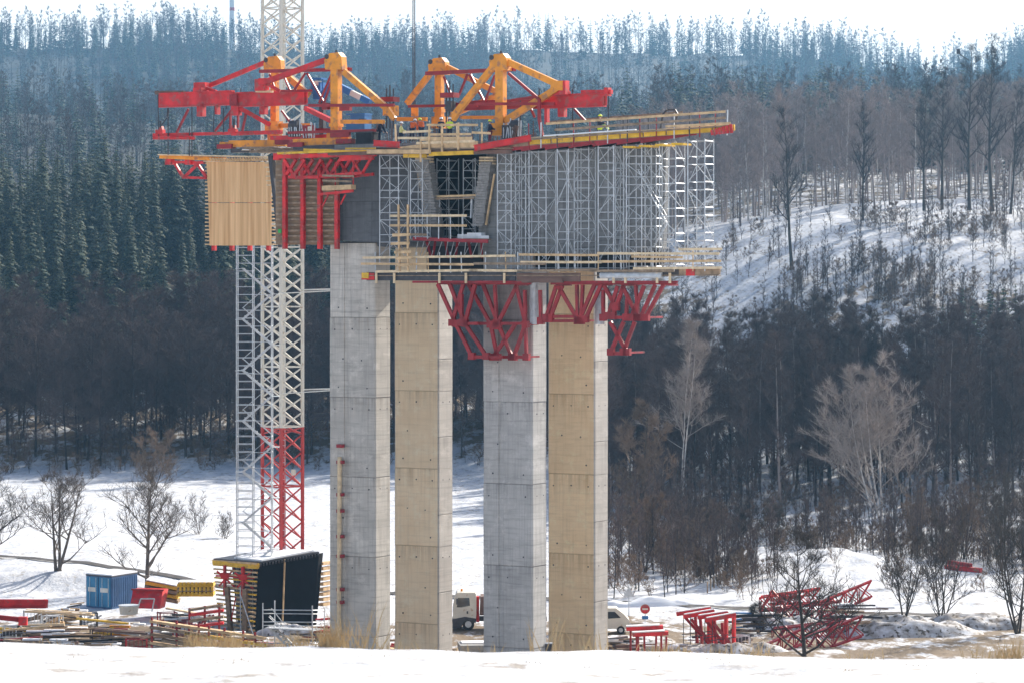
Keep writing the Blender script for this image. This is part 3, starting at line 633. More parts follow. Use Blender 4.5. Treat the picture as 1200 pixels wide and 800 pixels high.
# sloping stair run in the corner towers
r = thing('scaffold_stair', P(760, 300, 1.6), 'slim metal stair zigzagging up the right corner of the scaffolding', 'stair')
zz = [(760, 224, 782, 262), (782, 262, 766, 290), (748, 200, 762, 224)]
for a, b, c_, d in zz:
    part('flight', M['galv'], r, lambda m: (m.beam(P(a, b, 1.9), P(c_, d, 1.9), .04, .07), m.beam(P(a, b-8, 1.9), P(c_, d-8, 1.9), .03, .03),
         [m.beam(P(a+(c_-a)*k/9, b+(d-b)*k/9-1, 1.2), P(a+(c_-a)*k/9, b+(d-b)*k/9-1, 1.88), .22, .04) for k in range(10)]))
# ------------------------------------------------------------------ platforms with guard rails
def rails(r, pts, n, posts, planks, post_h, pm, kpl, pw=.045, low=0):
    """pts: baseline pixels (x0,y0,x1,y1); posts: list of px; planks: list of (x0,x1,dy)"""
    x0, y0, x1, y1 = pts
    yb = lambda x: y0+(y1-y0)*(x-x0)/(x1-x0)
    for i, x in enumerate(posts):
        t = random.uniform(-.8, .8); mm = pm[i % len(pm)]
        part('guard_post', mm, r, lambda m: m.beam(P(x, yb(x)+low, n), P(x+t, yb(x)-post_h, n), pw*1.4, pw*1.4))
    for i, (a, b, dy) in enumerate(planks):
        j = random.uniform(-.8, .8)
        part('guard_plank', kpl[i % len(kpl)], r, lambda m: m.beam(P(a, yb(a)-dy+j, n+.07), P(b, yb(b)-dy-j, n+.07), .05, .17))
# lower working platform
r = thing('lower_platform', P(640, 330, 2), 'long timber working platform around the deck underside with plank guard rails', 'work platform')
zl = Zq(600, 324, 3.6)
part('deck_boards', M['woodgrey'], r, lambda m: [m.beam(Lw(Sx(426, n_), n_, zl+.06), Lw(Sx(843, n_), n_, zl+.06), .42, .06) for n_ in np.arange(.75, 3.7, .45)])
part('edge_beam', M['darkpanel'] if 'darkpanel' in M else M['steel'], r, lambda m: m.beam(P(430, 324, 3.5), P(604, 324, 3.5), .10, .62))
M['brownpanel'] = mat('brown_panel', (.16, .095, .075), .75, var=.4, scale=1.4)
part('edge_panel', M['brownpanel'], r, lambda m: (m.beam(P(606, 325, 3.55), P(680, 325, 3.55), .12, .6), m.beam(P(612, 329, 3.62), P(660, 329, 3.62), .2, .3)))
part('edge_beam', M['steel'], r, lambda m: m.beam(P(700, 322.5, 3.45), P(842, 318, 3.45), .16, .5))
part('edge_pipe', M['galv'], r, lambda m: m.tube(P(704, 323, 3.62), P(776, 323, 3.62), .22, n=10))
part('end_panel', M['woodgrey'], r, lambda m: m.beam(P(796, 318, 3.6), P(844, 317, 3.6), .1, .55))
part('red_end_panel', M['red'], r, lambda m: m.beam(P(804, 318.3, 3.68), P(814, 318.3, 3.68), .06, .58))
part('red_end_panel', M['red'], r, lambda m: (m.beam(P(424, 324, 3.55), P(439, 324, 3.55), .1, .5), ))
part('yellow_end', M['yellow'], r, lambda m: m.beam(P(424, 323, 3.66), P(432, 323, 3.66), .05, .42))
part('bearer', M['darkred'], r, lambda m: [m.beam(P(x0_, 330.5, n_), P(x1_, 330.5, n_), .2, .16) for x0_, x1_ in ((484, 624), (648, 794)) for n_ in (.9, 3.3)])
part('joist', M['woodpale'], r, lambda m: [m.beam(P(x_, 320, 3.72), P(x_, 332, 3.72), .16, .1) for x_ in (441, 462, 515, 546, 591, 719, 733, 770, 785)])
rails(r, (425, 320, 845, 318), 3.8, [440, 467, 488, 502, 515, 528, 541, 569, 593, 607, 632, 655, 674, 701, 728, 744, 765, 790, 812, 826], [(425, 604, 18.5), (423, 555, 10), (440, 560, 2), (555, 640, 10), (550, 612, 2), (608, 702, 20), (610, 705, 11.5), (606, 700, 2), (700, 843, 21), (700, 845, 12), (742, 846, 4), (690, 790, 1), (795, 846, 26), (740, 800, 17)], 24, [M['galv'], M['galv'], M['galv'], M['wood'], M['galv']], [M['woodpale'], M['wood'], M['woodpale'], M['woodgrey']])
# shelf platform in the middle
r = thing('middle_platform', P(520, 282, 2), 'small snow dusted platform halfway up the web left of centre', 'work platform')
part('deck_boards', M['woodgrey'], r, lambda m: m.box(Lw((Sx(484, 1.6)+Sx(568, 1.6))/2, 1.7, Zq(520, 281, 1.6)), (Sx(568, 1.6)-Sx(484, 1.6), 2.2, .1), RZ))
part('edge_beam', M['darkred'], r, lambda m: m.beam(P(484, 280, 2.95), P(572, 283, 2.95), .1, .26))
part('snow_patch', M['snow'], r, lambda m: [m.box(P(x_, 279-hh*4, 1.5), (ww, .9, hh), RZ+.2*k) for k, (x_, ww, hh) in enumerate(((550, 1.5, .35), (558, 1.1, .5), (495, 1.2, .15), (566, .8, .22)))])
rails(r, (484, 280, 560, 280), 3.05, [487, 501, 514, 528, 542], [(457, 547, 27), (457, 547, 15.5), (460, 500, 5)], 29, [M['galv']], [M['woodpale'], M['wood'], M['woodgrey']])
part('strut', M['darkred'], r, lambda m: [m.beam(P(x_, 283, 2.2), P(x_+rr, 302, 1.2), .16, .16) for x_, rr in ((510, -3), (522, 3), (536, -2), (549, 4), (564, 1), (500, 6))])
part('net_snow', M['galv'], r, lambda m: [m.tube(P(490+7*i, 283, 2.0+.1*(i % 3)), P(484+7*i+random.uniform(-4, 4), 300, 1.6), .03, n=4) for i in range(12)])
# timber ladder frame
r = thing('timber_ladder', P(473, 318, 4.1), 'tall rough timber ladder frame standing on the lower platform', 'ladder')
for x_ in (468, 478): part('stile', M['wood'], r, lambda m: m.beam(P(x_, 318, 4.1), P(x_-(1 if x_ < 470 else 0), 240, 4.1), .13, .13))
for y_, l0, l1 in ((286, 458, 480), (296, 462, 482), (303, 464, 484), (276, 460, 481), (311, 464, 482)): part('rung', M['wood'], r, lambda m: m.beam(P(l0, y_, 4.2), P(l1, y_-1, 4.2), .06, .2))
# upper right platform
r = thing('upper_platform', P(700, 165, 2.5), 'upper right cantilever platform of yellow beams over dark red bearers', 'work platform')
zu = lambda x: 171-(x-560)*(171-151)/290.
part('timber_beam', M['yellow'], r, lambda m: [m.beam(P(620+27*i, zu(620+27*i)-.5, 3.0), P(645+27*i, zu(645+27*i)-.5, 3.0), .12, .42) for i in range(9)])
part('timber_beam', M['woodgrey'], r, lambda m: [m.beam(P(560, zu(560)+2, 2.9), P(857, zu(857)+1, 2.9), .1, .3), m.beam(P(620, zu(620)-3, 3.2), P(857, zu(857)-3, 3.2), .3, .1)])
part('deck_boards', M['woodpale'], r, lambda m: [m.beam(P(600, zu(600)-5, n_), P(855, zu(855)-4, n_), .38, .06) for n_ in (1.0, 1.4, 1.8, 2.2, 2.6, 3.0)])
part('red_bearer', M['darkred'], r, lambda m: [m.prism([P(585+28*i, zu(585+28*i)+3.5, 2.9-.02*i), P(648+28*i, zu(648+28*i)+2, 2.9-.02*i), P(648+28*i, zu(648+28*i)+5, 2.9-.02*i), P(582+28*i, zu(585+28*i)+10.5, 2.9-.02*i)][::-1], -N_*.14) for i in range(7)])
part('underside_beam', M['yellow'], r, lambda m: [m.beam(P(735+19*i, 173-1.2*i, 2.4), P(748+19*i, 173-1.2*i, 2.4), 1.4, .14) for i in range(4)])
part('snow_edge', M['snow'], r, lambda m: m.beam(P(638, zu(638)-6, 3.15), P(745, zu(745)-6, 3.15), .3, .08))
rails(r, (560, 171, 850, 151), 3.25, [620, 634, 653, 672, 691, 712, 735, 750, 769, 790, 808, 820, 838, 852], [(640, 850, 20), (650, 850, 12.5), (780, 856, 6.5)], 22, [M['darkred'], M['galv'], M['steel'], M['darkred']], [M['wood'], M['woodgrey'], M['wood'], M['brownpanel']], low=8)
rails(r, (560, 171, 850, 151), -10.2, [655, 675, 700, 730, 760, 790], [(640, 800, 22)], 25, [M['steel']], [M['woodgrey']])
part('end_board', M['red'], r, lambda m: [m.beam(P(833+4.4*i, 156-i*.9, 3.4), P(836.5+4.4*i, 155.2-i*.9, 3.4), .05, .36+.05*i) for i in range(6)])
# upper middle platform with timber fencing where the crew stands
r = thing('crew_platform', P(510, 178, 2.6), 'patched timber platform with pale fence planks where the crew stands', 'work platform')
part('deck_boards', M['woodgrey'], r, lambda m: [m.beam(P(392, 176, n_), P(600, 174, n_), .42, .07) for n_ in (.9, 1.35, 1.8, 2.25, 2.7, 3.1)])
part('edge_boards', M['wood'], r, lambda m: [m.beam(P(a_, b_, 3.2+.05*k), P(c_, d_, 3.2+.05*k), .06, .3) for k, (a_, b_, c_, d_) in enumerate(((467, 175, 500, 171), (492, 171, 556, 171), (500, 168, 560, 168), (492, 163, 553, 163), (430, 178, 505, 178)))])
part('under_beam', M['yellow'], r, lambda m: [m.beam(P(473, 183, 3.0), P(500, 183, 3.0), .14, .26), m.beam(P(503, 181, 3.05), P(555, 179, 3.05), .14, .28), m.beam(P(405, 175, 3.1), P(440, 175, 3.1), .12, .2), m.beam(P(356, 176, 3.1), P(395, 177, 3.1), .12, .2)])
part('base_beam', M['brownpanel'], r, lambda m: m.beam(P(385, 180, 2.95), P(600, 178, 2.95), .2, .3))
rails(r, (465, 172, 570, 170), 3.3, [464, 503, 518, 536, 565], [(472, 505, 17), (500, 560, 24), (466, 500, 9.5), (503, 552, 13), (488, 556, 4), (553, 575, 14)], 26, [M['wood'], M['woodpale']], [M['woodpale'], M['wood'], M['woodpale'], M['wood']], pw=.07)
part('upright', M['wood'], r, lambda m: [m.beam(P(x_, y0_, 3.42), P(x_, y1_, 3.42), .13, .1) for x_, y0_, y1_ in ((493, 190, 166), (503, 176, 148), (518, 178, 146), (537, 176, 144))])
for x0_, y0_, x1_, y1_, lab in ((438, 168, 468, 170, 'dark red steel channel lying on the deck edge left of the crew'), (556, 174, 622, 162, 'bright red steel beam lying at a slant right of the crew')):
    bb = MB(); bb.ibeam(P(x0_, y0_, 3.35), P(x1_, y1_, 3.35), .3, .46); o = bb.build('steel_beam', M['red'], None, loc=P(x0_, y0_, 3.35)); tag(o, lab, 'steel beam', 'loose red beams on the deck edge')
# tubular black frame at the right
r = thing('tube_frame', P(785, 155, 1), 'black bent tube frame standing on the right part of the deck', 'tube frame')
part('tube', M['steel'], r, lambda m: [m.tube(P(*a, 1.5), P(*b, 1.5), .07, n=6) for a, b in (((773, 156), (777, 134)), ((777, 134), (782, 129)), ((782, 129), (791, 129)), ((791, 129), (794, 134)), ((794, 134), (788, 156)))])
# ------------------------------------------------------------------ red hanging trusses under the lower platform
def hang(label, frames, chords, cross, nn, base):
    r = thing('hanging_truss', base, label, 'hanging truss', 'dark red trusses hanging below the lower platform')
    for k, n_ in enumerate(nn):
        o = k*0.0
        part('truss_frame', M['darkred'] if k else M['redh'], r, lambda m: ([m.beam(P(a+o, b, n_), P(c+o, d, n_), .2, .26) for a, b, c, d in frames], [m.beam(P(a, b, n_-.02), P(c, d, n_-.02), .24, .22) for a, b, c, d in chords],
             [m.box(P(c, d, n_), (.5, .34, .5), RZ) for a, b, c, d in frames]))
    part('cross_bar', M['darkred'], r, lambda m: [m.beam(P(x, y, nn[0]), P(x, y, nn[0]).lerp(P(x, y, nn[0])-N_*(nn[0]-nn[-1]), 1), .14, .14) for x, y in cross])
M['redh'] = mat('hanging_truss_red', (.30, .009, .015), .45, var=.35, scale=1.4)
hang('deepest two tier red truss hanging in front of the third pier', [(549, 333, 575, 380), (575, 380, 583, 418), (566, 333, 584, 380), (584, 380, 600, 418), (615, 340, 617, 418), (606, 334, 582, 382), (605, 334, 616, 380), (604, 380, 578, 418), (616, 380, 602, 418), (580, 334, 582, 378)],
     [(513, 332, 622, 332), (531, 379, 618, 379), (552, 418, 618, 418)], [(583, 418), (600, 418), (617, 418), (575, 380), (616, 380), (549, 334), (604, 334)], (2.6, .8), P(580, 332, 2))
hang('left wing of the deep red truss with two long raking legs', [(513, 333, 534, 379), (534, 379, 553, 417), (527, 333, 545, 379), (545, 379, 570, 417), (543, 333, 530, 378), (557, 333, 545, 378), (541, 345, 541, 378)],
     [(530, 379, 560, 379), (550, 418, 590, 418)], [(534, 379), (545, 379), (553, 417), (570, 417)], (3.3, 1.8), P(535, 332, 3))
hang('shallow red truss hanging over the top of the rightmost pier', [(633, 340, 634, 376), (652, 335, 640, 372), (659, 335, 645, 372), (654, 335, 678, 376), (676, 334, 677, 376), (683, 334, 681, 376), (697, 333, 679, 376), (705, 333, 686, 374)],
     [(633, 376, 686, 376), (646, 332, 708, 332), (646, 371, 684, 371)], [(634, 376), (678, 376), (652, 334), (700, 334)], (2.8, .6), P(670, 332, 2))
hang('outermost red truss at the right end with a small lower tier', [(707, 340, 707, 372), (724, 335, 713, 370), (731, 335, 718, 370), (708, 335, 722, 360), (729, 335, 748, 372), (755, 335, 740, 372), (768, 334, 751, 372), (778, 333, 757, 372), (745, 335, 748, 372), (715, 377, 735, 412), (731, 377, 716, 412), (744, 377, 731, 412), (735, 350, 734, 372)],
     [(705, 372, 758, 372), (704, 332, 793, 332), (714, 414, 736, 414)], [(707, 372), (757, 372), (716, 413), (735, 413), (729, 334), (775, 334)], (2.8, 1.6, .3), P(742, 332, 2))
# steel column heads poking between trusses
for x_, lab in ((626, 'grey steel pipe column between the two middle trusses'), (703, 'grey steel pipe column beside the outermost truss')):
    bb = MB(); bb.tube(P(x_, 330, 1.6), P(x_, 380, 1.6), .34, n=14); o = bb.build('pipe_column', M['galv'], None, loc=P(x_, 380, 1.6), smooth=False); tag(o, lab, 'pipe column')
# ------------------------------------------------------------------ form travellers
def pads(m, x, y, n, w=.7, h=.5, t=.7): m.box(P(x, y, n), (w, t, h), RZ)
G = 'two red and orange form travellers on the deck'
r = thing('form_traveller', P(330, 172, -2), 'left form traveller with its long red girder reaching out over the valley', 'form traveller', G)
def main_girder(m, x0, x1, yt, yb, n, t=.5):
    zc = (Zq(x0, yt, n)+Zq(x0, yb, n))/2; h = Zq(x0, yt, n)-Zq(x0, yb, n)
    a, b = Lw(Sx(x0, n), n, zc), Lw(Sx(x1, n), n, zc); m.beam(a, b, t*.55, h-.1)
    for q in (h/2-.04, -h/2+.04): m.beam(a+Vector((0, 0, q)), b+Vector((0, 0, q)), t, .085)
    k = int((b-a).length/1.5)
    for i in range(k+1): m.beam(a.lerp(b, i/k)-Vector((0, 0, h/2-.1)), a.lerp(b, i/k)+Vector((0, 0, h/2-.1)), t*.55+.06, .05) if i in (0, k, k//2) else None
part('main_girder', M['red'], r, lambda m: main_girder(m, 188, 273, 109.5, 126.5, -3.4))
part('main_girder', M['red'], r, lambda m: main_girder(m, 274, 358, 109, 126, -3.35, .62))
part('splice_plate', M['redh'], r, lambda m: (m.box(P(273.5, 117.5, -3.0), (.7, .08, .9), RZ), [m.box(P(271+2.5*i, 112.5+3.3*k, -2.94), (.06, .06, .06), RZ) for i in range(3) for k in range(4)]))
part('girder_cap', M['brownpanel'], r, lambda m: (m.beam(P(183, 108, -3.4), P(216, 107.5, -3.4), .4, .14), m.beam(P(183, 109, -3.4), P(188, 109, -3.4), .3, .3)))
def frame_post(r, x, yt, yb, n, w, front, rear, mf, mr):
    p = part('post', M['orange'], r, lambda m: m.beam(P(x, yt+16, n), P(x, yb, n), w, w*.9))
    o = MB(); c = [P(x-10, yt+20, n), P(x-11, yt+9, n), P(x-5, yt+1, n), P(x+5, yt, n), P(x+9, yt+5, n), P(x+10, yt+20, n)]; o.prism([q+N_*w*.55 for q in c], -N_*w*1.1); o.build('post_head', M['orange'], p)
    part('head_pin', M['steel'], p, lambda m: (m.tube(P(x-8, yt+5, n)+N_*w*.6, P(x-8, yt+5, n)-N_*w*.6, .2, n=8), m.tube(P(x, yt+1, n), P(x, yt-3, n), .1)))
    part('post_foot', M['orange'], p, lambda m: (m.box(P(x, yb-4, n), (w*1.7, w*1.5, .9), RZ), m.box(P(x, yb-18, n), (w*1.25, w*1.15, .25), RZ)))
    for nm, (a, b, c_, d, ww), mm in [('strut', f_, mf) for f_ in front]+[('strut', f_, mr) for f_ in rear]:
        part(nm, mm, r, lambda m: m.beam(P(a, b, n), P(c_, d, n), ww*.8, ww))
frame_post(r, 322, 66, 163, -5.2, .52, [(312, 73, 240, 103, .34)], [(331, 85, 362, 112, .45), (331, 85, 350, 101, .46)], M['red'], M['orange'])
frame_post(r, 394, 62, 165, -.2, .66, [(384, 70, 312, 96, .40)], [(403, 84, 454, 128, .46), (454, 128, 462, 140, .4)], M['red'], M['orange'])
part('strut_bracket', M['red'], r, lambda m: (m.box(P(236, 103, -4.5), (1.1, .6, .8), RZ), m.box(P(234, 107, -3.6), (.8, .7, .5), RZ), m.beam(P(242, 103, -4.2), P(258, 110, -3.8), .3, .22)))
part('strut_bracket', M['red'], r, lambda m: (m.box(P(307, 100, -.9), (.9, .7, .9), RZ), m.box(P(310, 96, -.4), (.7, .7, .5), RZ), m.beam(P(312, 98, -.4), P(328, 107, -.9), .34, .26)))
part('packer', M['woodpale'], r, lambda m: m.beam(P(302, 107.5, -1.2), P(318, 107.5, -1.2), .6, .16))
part('base_beam', M['orange'], r, lambda m: (m.beam(P(326, 147.5, -5.0), P(365, 147.5, -5.0), .3, .34), m.beam(P(400, 143, 0), P(450, 143, 0), .3, .3), m.box(P(321, 150, -4.9), (1.2, .8, 1.0), RZ)))
part('lower_strut', M['red'], r, lambda m: (m.beam(P(281, 127, -3.4), P(317, 147, -4.6), .34, .34), m.beam(P(358, 127, -2.6), P(389, 142, -.4), .34, .34)))
part('cross_truss', M['redh'], r, lambda m: (m.beam(P(305, 84, -2.8), P(411, 81.5, -.8), .3, .26), m.beam(P(330, 107, -2.7), P(365, 106.5, -2.0), .2, .18),
     [m.beam(P(a, b, -1.5), P(c_, d, -1.5), .12, .14) for a, b, c_, d in ((358, 86, 344, 107), (360, 86, 380, 121), (389, 86, 374, 121), (331, 86, 340, 106), (390, 90, 380, 121), (316, 87, 322, 104))]))
part('rear_tie_beam', M['redh'], r, lambda m: (m.beam(P(362, 124, .5), P(462, 123.5, .5), .22, .22), m.box(P(382, 125, .3), (.5, .4, .5), RZ), m.box(P(405, 127, .3), (.9, .4, .4), RZ)))
rr = random.Random(3)
for a, b, c_, d in ((185, 106, 186, 161), (197, 127, 197, 182), (225, 106, 225, 184), (252, 106, 250, 156), (262, 127, 262, 156), (265, 104, 265, 128), (282, 104, 282, 110), (222, 150, 222, 183)):
    part('hanger_rod', M['steel'], r, lambda m: m.tube(P(a, b, -3.4), P(c_, d, -3.6), .045, n=5))
part('front_beam', M['red'], r, lambda m: (m.beam(P(180, 162, -3.2), P(228, 162, -3.2), .25, .24), m.beam(P(180, 158.5, -3.7), P(275, 156.5, -3.7), .25, .24), m.tube(P(200, 161, -3), P(222, 161, -3), .12, n=6)))
part('front_beam', M['red'], r, lambda m: (m.beam(P(272, 157, -3.6), P(330, 155, -3.6), .3, .3), m.beam(P(318, 162, -1.4), P(404, 160, -1.4), .34, .32)))
part('jack', M['red'], r, lambda m: [(m.box(P(x_, y_, -3.6), (.7, .4, .35), RZ), m.prism([P(x_-2.5, y_-1, -3.5), P(x_+2.5, y_-1, -3.5), P(x_+1, y_-7, -3.5), P(x_-1, y_-7, -3.5)], -N_*.3)) for x_, y_ in ((188, 155), (273, 154))])
part('hanger_bracket', M['red'], r, lambda m: [m.box(P(x_, y_, -3.4), (w_, .5, h_), RZ) for x_, y_, w_, h_ in ((236, 129.5, .55, 1.0), (255, 128.5, .18, .8), (277, 129, .7, .9), (309, 128.5, .5, .8))])
part('chain_hoist', M['steel'], r, lambda m: (m.tube(P(197, 127, -3.2), P(196.5, 137, -3.2), .09), m.tube(P(196, 138, -3.2), P(188, 149, -3.4), .04), m.tube(P(188, 142, -3.5), P(188, 150, -3.5), .08), m.tube(P(274, 140, -3.5), P(274, 150, -3.5), .1)))
part('diagonal', M['redh'], r, lambda m: [m.beam(P(a, b, -3.7), P(c_, d, -3.7), .15, .16) for a, b, c_, d in ((221, 128, 207, 156), (273, 128, 252, 154), (289, 130, 284, 154), (270, 130, 270, 152), (279, 128, 279, 150), (330, 130, 345, 150), (340, 140, 350, 155))])
part('rail_beam', M['orange'], r, lambda m: (m.beam(P(270, 169, -4.0), P(336, 168, -4.0), .5, .52), m.beam(P(259, 169.5, -4.0), P(270, 169.5, -4.0), .4, .36)))
part('rail_beam', M['orange'], r, lambda m: m.beam(P(345, 167.5, .4), P(410, 165, .4), .45, .52))
part('cross_beam', M['redh'], r, lambda m: (m.beam(P(338, 156, .6), P(440, 153, .6), .26, .2), m.beam(P(352, 152, -.6), P(400, 152, -.6), .2, .16), m.beam(P(388, 159, .9), P(410, 158, .9), .3, .34)))
part('roller_seat', M['darkred'], r, lambda m: [m.box(P(x_, y_, n_), (1.4, .6, .35), RZ) for x_, y_, n_ in ((333, 167, -3.2), (265, 172, -3.8), (348, 170, .6), (405, 166, .7))])
# base deck of planks and dark beams beneath the left traveller
r2 = thing('deck_edge_formwork', P(330, 180, -1), 'jumble of grey planks and dark beams under the left traveller', 'formwork')
part('plank', M['woodgrey'], r2, lambda m: [m.beam(P(270+rr.uniform(0, 60), 174+rr.uniform(-1.5, 6), -3.6+.3*i), P(320+rr.uniform(0, 75), 174+rr.uniform(-1, 5), -3.6+.3*i), .34, .09) for i in range(14)])
part('dark_beam', M['steel'], r2, lambda m: (m.beam(P(272, 177, -3.9), P(345, 176, -3.9), .4, .3), m.beam(P(345, 174, .7), P(440, 170, .7), .35, .28), m.beam(P(318, 183, -1), P(330, 290, -1), .3, .5)))
part('snow_crust', M['snow'], r2, lambda m: [m.beam(P(285+14*i, 175+rr.uniform(-1, 1), -3.3), P(293+14*i, 175+rr.uniform(-1, 1), -3.3), .3, .07) for i in range(6)])
part('block', M['woodpale'], r2, lambda m: [m.beam(P(312+rr.uniform(-2, 2), 186+5.2*i, -1.6), P(322+rr.uniform(-1, 2), 186+5.2*i, -1.6), .3, .09) for i in range(7)])
# --- right traveller
r = thing('form_traveller', P(580, 168, -2), 'right form traveller with orange A-frames behind the standing crew', 'form traveller', G)
frame_post(r, 515, 68, 148, -6.0, .56, [(506, 84, 477, 122, .42), (524, 79, 590, 112, .42)], [(584, 112, 530, 135, .4)], M['orange'], M['orange'])
frame_post(r, 587, 63, 156, -.5, .66, [(577, 80, 534, 134, .46), (534, 134, 530, 140, .5)], [(596, 73, 653, 99, .46), (653, 104, 592, 142, .46)], M['orange'], M['orange'])
part('knuckle', M['orange'], r, lambda m: m.box(P(654, 101, -.5), (1.0, .5, .7), RZ))
part('knuckle_bracket', M['red'], r, lambda m: (m.box(P(661, 103, -.6), (.55, .6, 1.0), RZ), m.box(P(658, 110, -.8), (1.2, .6, .3), RZ)))
part('main_girder', M['red'], r, lambda m: main_girder(m, 626, 709, 112, 128, -1.2))
part('main_girder', M['redh'], r, lambda m: main_girder(m, 540, 650, 119, 130, -3.8, .4))
part('girder_cap', M['red'], r, lambda m: (m.beam(P(682, 108.5, -1.2), P(717, 108, -1.2), .35, .3), m.box(P(712, 108, -1.2), (.35, .5, .6), RZ)))
part('hanger_rod', M['steel'], r, lambda m: [m.tube(P(a, b, n_), P(a, d, n_), .05, n=5) for a, b, d, n_ in ((713, 103, 172, -1.2), (671, 105, 150, -1.2), (681, 112, 120, -2), (632, 104, 116, -.4), (610, 118, 150, -2))])
part('hanger_bracket', M['red'], r, lambda m: (m.box(P(659, 131, -1.2), (.5, .5, .8), RZ), m.box(P(641, 134, -1.4), (.22, .4, 1.5), RZ)))
part('cross_truss', M['redh'], r, lambda m: (m.beam(P(500, 86.5, -5), P(603, 81.5, -1), .3, .28),
     [m.beam(P(a, b, -3), P(c_, d, -3), .14, .15) for a, b, c_, d in ((548, 87, 538, 112), (551, 87, 568, 120), (580, 88, 568, 121), (520, 90, 529, 112), (550, 88, 562, 110))]))
part('tie_beam', M['redh'], r, lambda m: (m.beam(P(479, 125, -5), P(560, 123.5, -4), .2, .2), m.beam(P(559, 122, 0), P(650, 122, 0), .24, .2)))
part('diagonal', M['redh'], r, lambda m: [m.beam(P(a, b, n_), P(c_, d, n_), w_, w_) for a, b, c_, d, n_, w_ in ((596, 86, 631, 116, -.2, .2), (632, 116, 632, 140, .4, .2), (632, 140, 636, 162, 1.8, .2), (622, 127, 627, 138, -2, .15), (673, 128, 686, 142, -1.5, .16), (560, 125, 530, 121, -2, .14), (600, 118, 640, 112, -1.0, .2))])
part('base_beam', M['orange'], r, lambda m: (m.beam(P(540, 138, -5.5), P(585, 138, -5.5), .3, .25), m.beam(P(466, 140, -5.5), P(500, 140, -5.5), .3, .3)))
# tensioning heads
for x_, y_, lab in ((457, 117, 'red cap plate with black bars standing left of the hoist rope'), (527, 112, 'red cap plate with black bars standing between the orange posts')):
    r = thing('anchor_frame', P(x_, 150, -1.5), lab, 'anchor frame', 'red anchor caps standing on the deck')
    part('cap_plate', M['redh'], r, lambda m: m.box(P(x_, y_, -1.5), (1.15, .9, .36), RZ))
    for dx in (-4, 0, 4): part('bar', M['steel'], r, lambda m: m.tube(P(x_+dx, y_-17+abs(dx), -1.5), P(x_+dx, y_+34, -1.5), .06, n=6))
    part('jack_body', M['orange'] if x_ < 500 else M['steel'], r, lambda m: m.box(P(x_+1, y_+13, -1.5), (1.0 if x_ < 500 else .5, .7, .75), RZ))
# blue placing boom behind the left traveller
r = thing('concrete_placing_boom', P(395, 160, -6), 'blue jointed placing boom with small cab behind the left orange post', 'placing boom')
part('boom_arm', M['blue'], r, lambda m: (m.beam(P(390, 98, -6), P(375, 117, -6), .45, .5), m.beam(P(390, 98, -6), P(412, 109, -6), .5, .5), m.beam(P(424, 115, -6), P(434, 120, -6), .45, .45)))
part('arm_sleeve', M['white'], r, lambda m: m.beam(P(412, 109, -6), P(424, 115, -6), .42, .42))
part('cab', M['blue'], r, lambda m: [m.box(P(373, y_, -6.3), d_, RZ) for y_, d_ in ((93, (1.1, .9, .15)), (104, (.9, .8, .9)), (112, (.6, .6, .7)))])
part('cab_frame', M['blue'], r, lambda m: [m.tube(P(x_, 93, -6), P(x_, 105, -6), .05) for x_ in (368, 373, 378)])
part('cab_window', M['white'], r, lambda m: m.box(P(373, 98, -6.2), (.45, .7, .35), RZ))
part('mast', M['steel'], r, lambda m: m.beam(P(378, 116, -6.3), P(378, 165, -6.3), .4, .4))
r = thing('site_generator', P(422, 154, -4.5), 'dark blue generator box on the deck behind the left traveller', 'generator')
part('casing', M['blue'], r, lambda m: (m.box(P(423, 143, -4.5), (1.3, 1, 1.25), RZ), m.box(P(413, 147, -4.6), (.6, .9, .8), RZ)))
part('lid', M['blue'], r, lambda m: m.box(P(421, 134.5, -4.5), (1.7, 1.1, .12), RZ))
part('vent', M['steel'], r, lambda m: [m.box(P(425, 140+2*i, -3.98), (.7, .03, .05), RZ) for i in range(3)])
r = thing('tool_crate', P(432, 168, .5), 'black tool crate tucked beside the red steel channel', 'crate')
part('crate_body', M['dark'], r, lambda m: m.box(P(430, 164, .4), (1.4, .9, 1.1), RZ))
part('crate_lid', M['steel'], r, lambda m: m.box(P(430, 155.5, .4), (1.5, 1, .08), RZ))
# small steel odds and ends standing on the deck
clut = [(345, 148, 'grey pump motor with hoses beside the left orange post', 'pump'), (362, 150, 'small red and white control cabinet on the deck', 'cabinet'), (596, 150, 'purple grey bundle of bars beside the right orange post', 'bar bundle'), (604, 148, 'grey compressor with a round tank right of the bar bundle', 'compressor')]
for i, (x_, y_, lab, cat) in enumerate(clut):
    r = thing(cat.replace(' ', '_'), P(x_, y_+12, .2), lab, cat)
    part('body', M['redh'] if i == 1 else M['steel'], r, lambda m: m.box(P(x_, y_+5, .2), (.8, .6, 1.0), RZ))
    part('frame_bar', M['galv'], r, lambda m: [m.tube(P(x_+dx, y_+12, .6), P(x_+dx+rr.uniform(-3, 3), y_-6+rr.uniform(-3, 3), .4), .05) for dx in (-6, -3, 0, 3, 6)])
    if i in (0, 3): part('tank', M['steel'], r, lambda m: m.tube(P(x_-4, y_-2, .3), P(x_+5, y_-2, .3), .32, n=10))
    if i == 1: part('door', M['white'], r, lambda m: m.box(P(x_+1, y_+4, .53), (.35, .04, .7), RZ))
    if i == 2: part('bars', M['brownpanel'], r, lambda m: [m.beam(P(x_-7+2*k, y_+12, .1*k), P(x_-6+2.4*k, y_-3+k % 3, .1*k), .12, .12) for k in range(8)])
for k in range(14):   # bundles of rebar stubs rising from the fresh deck
    pass
rb = MB()
for k in range(70):
    x_ = rr.uniform(440, 640); n_ = rr.uniform(-8, -1); rb.tube(P(x_, 172, n_), P(x_+rr.uniform(-1, 1), 150+rr.uniform(-8, 8), n_), .03, n=4)
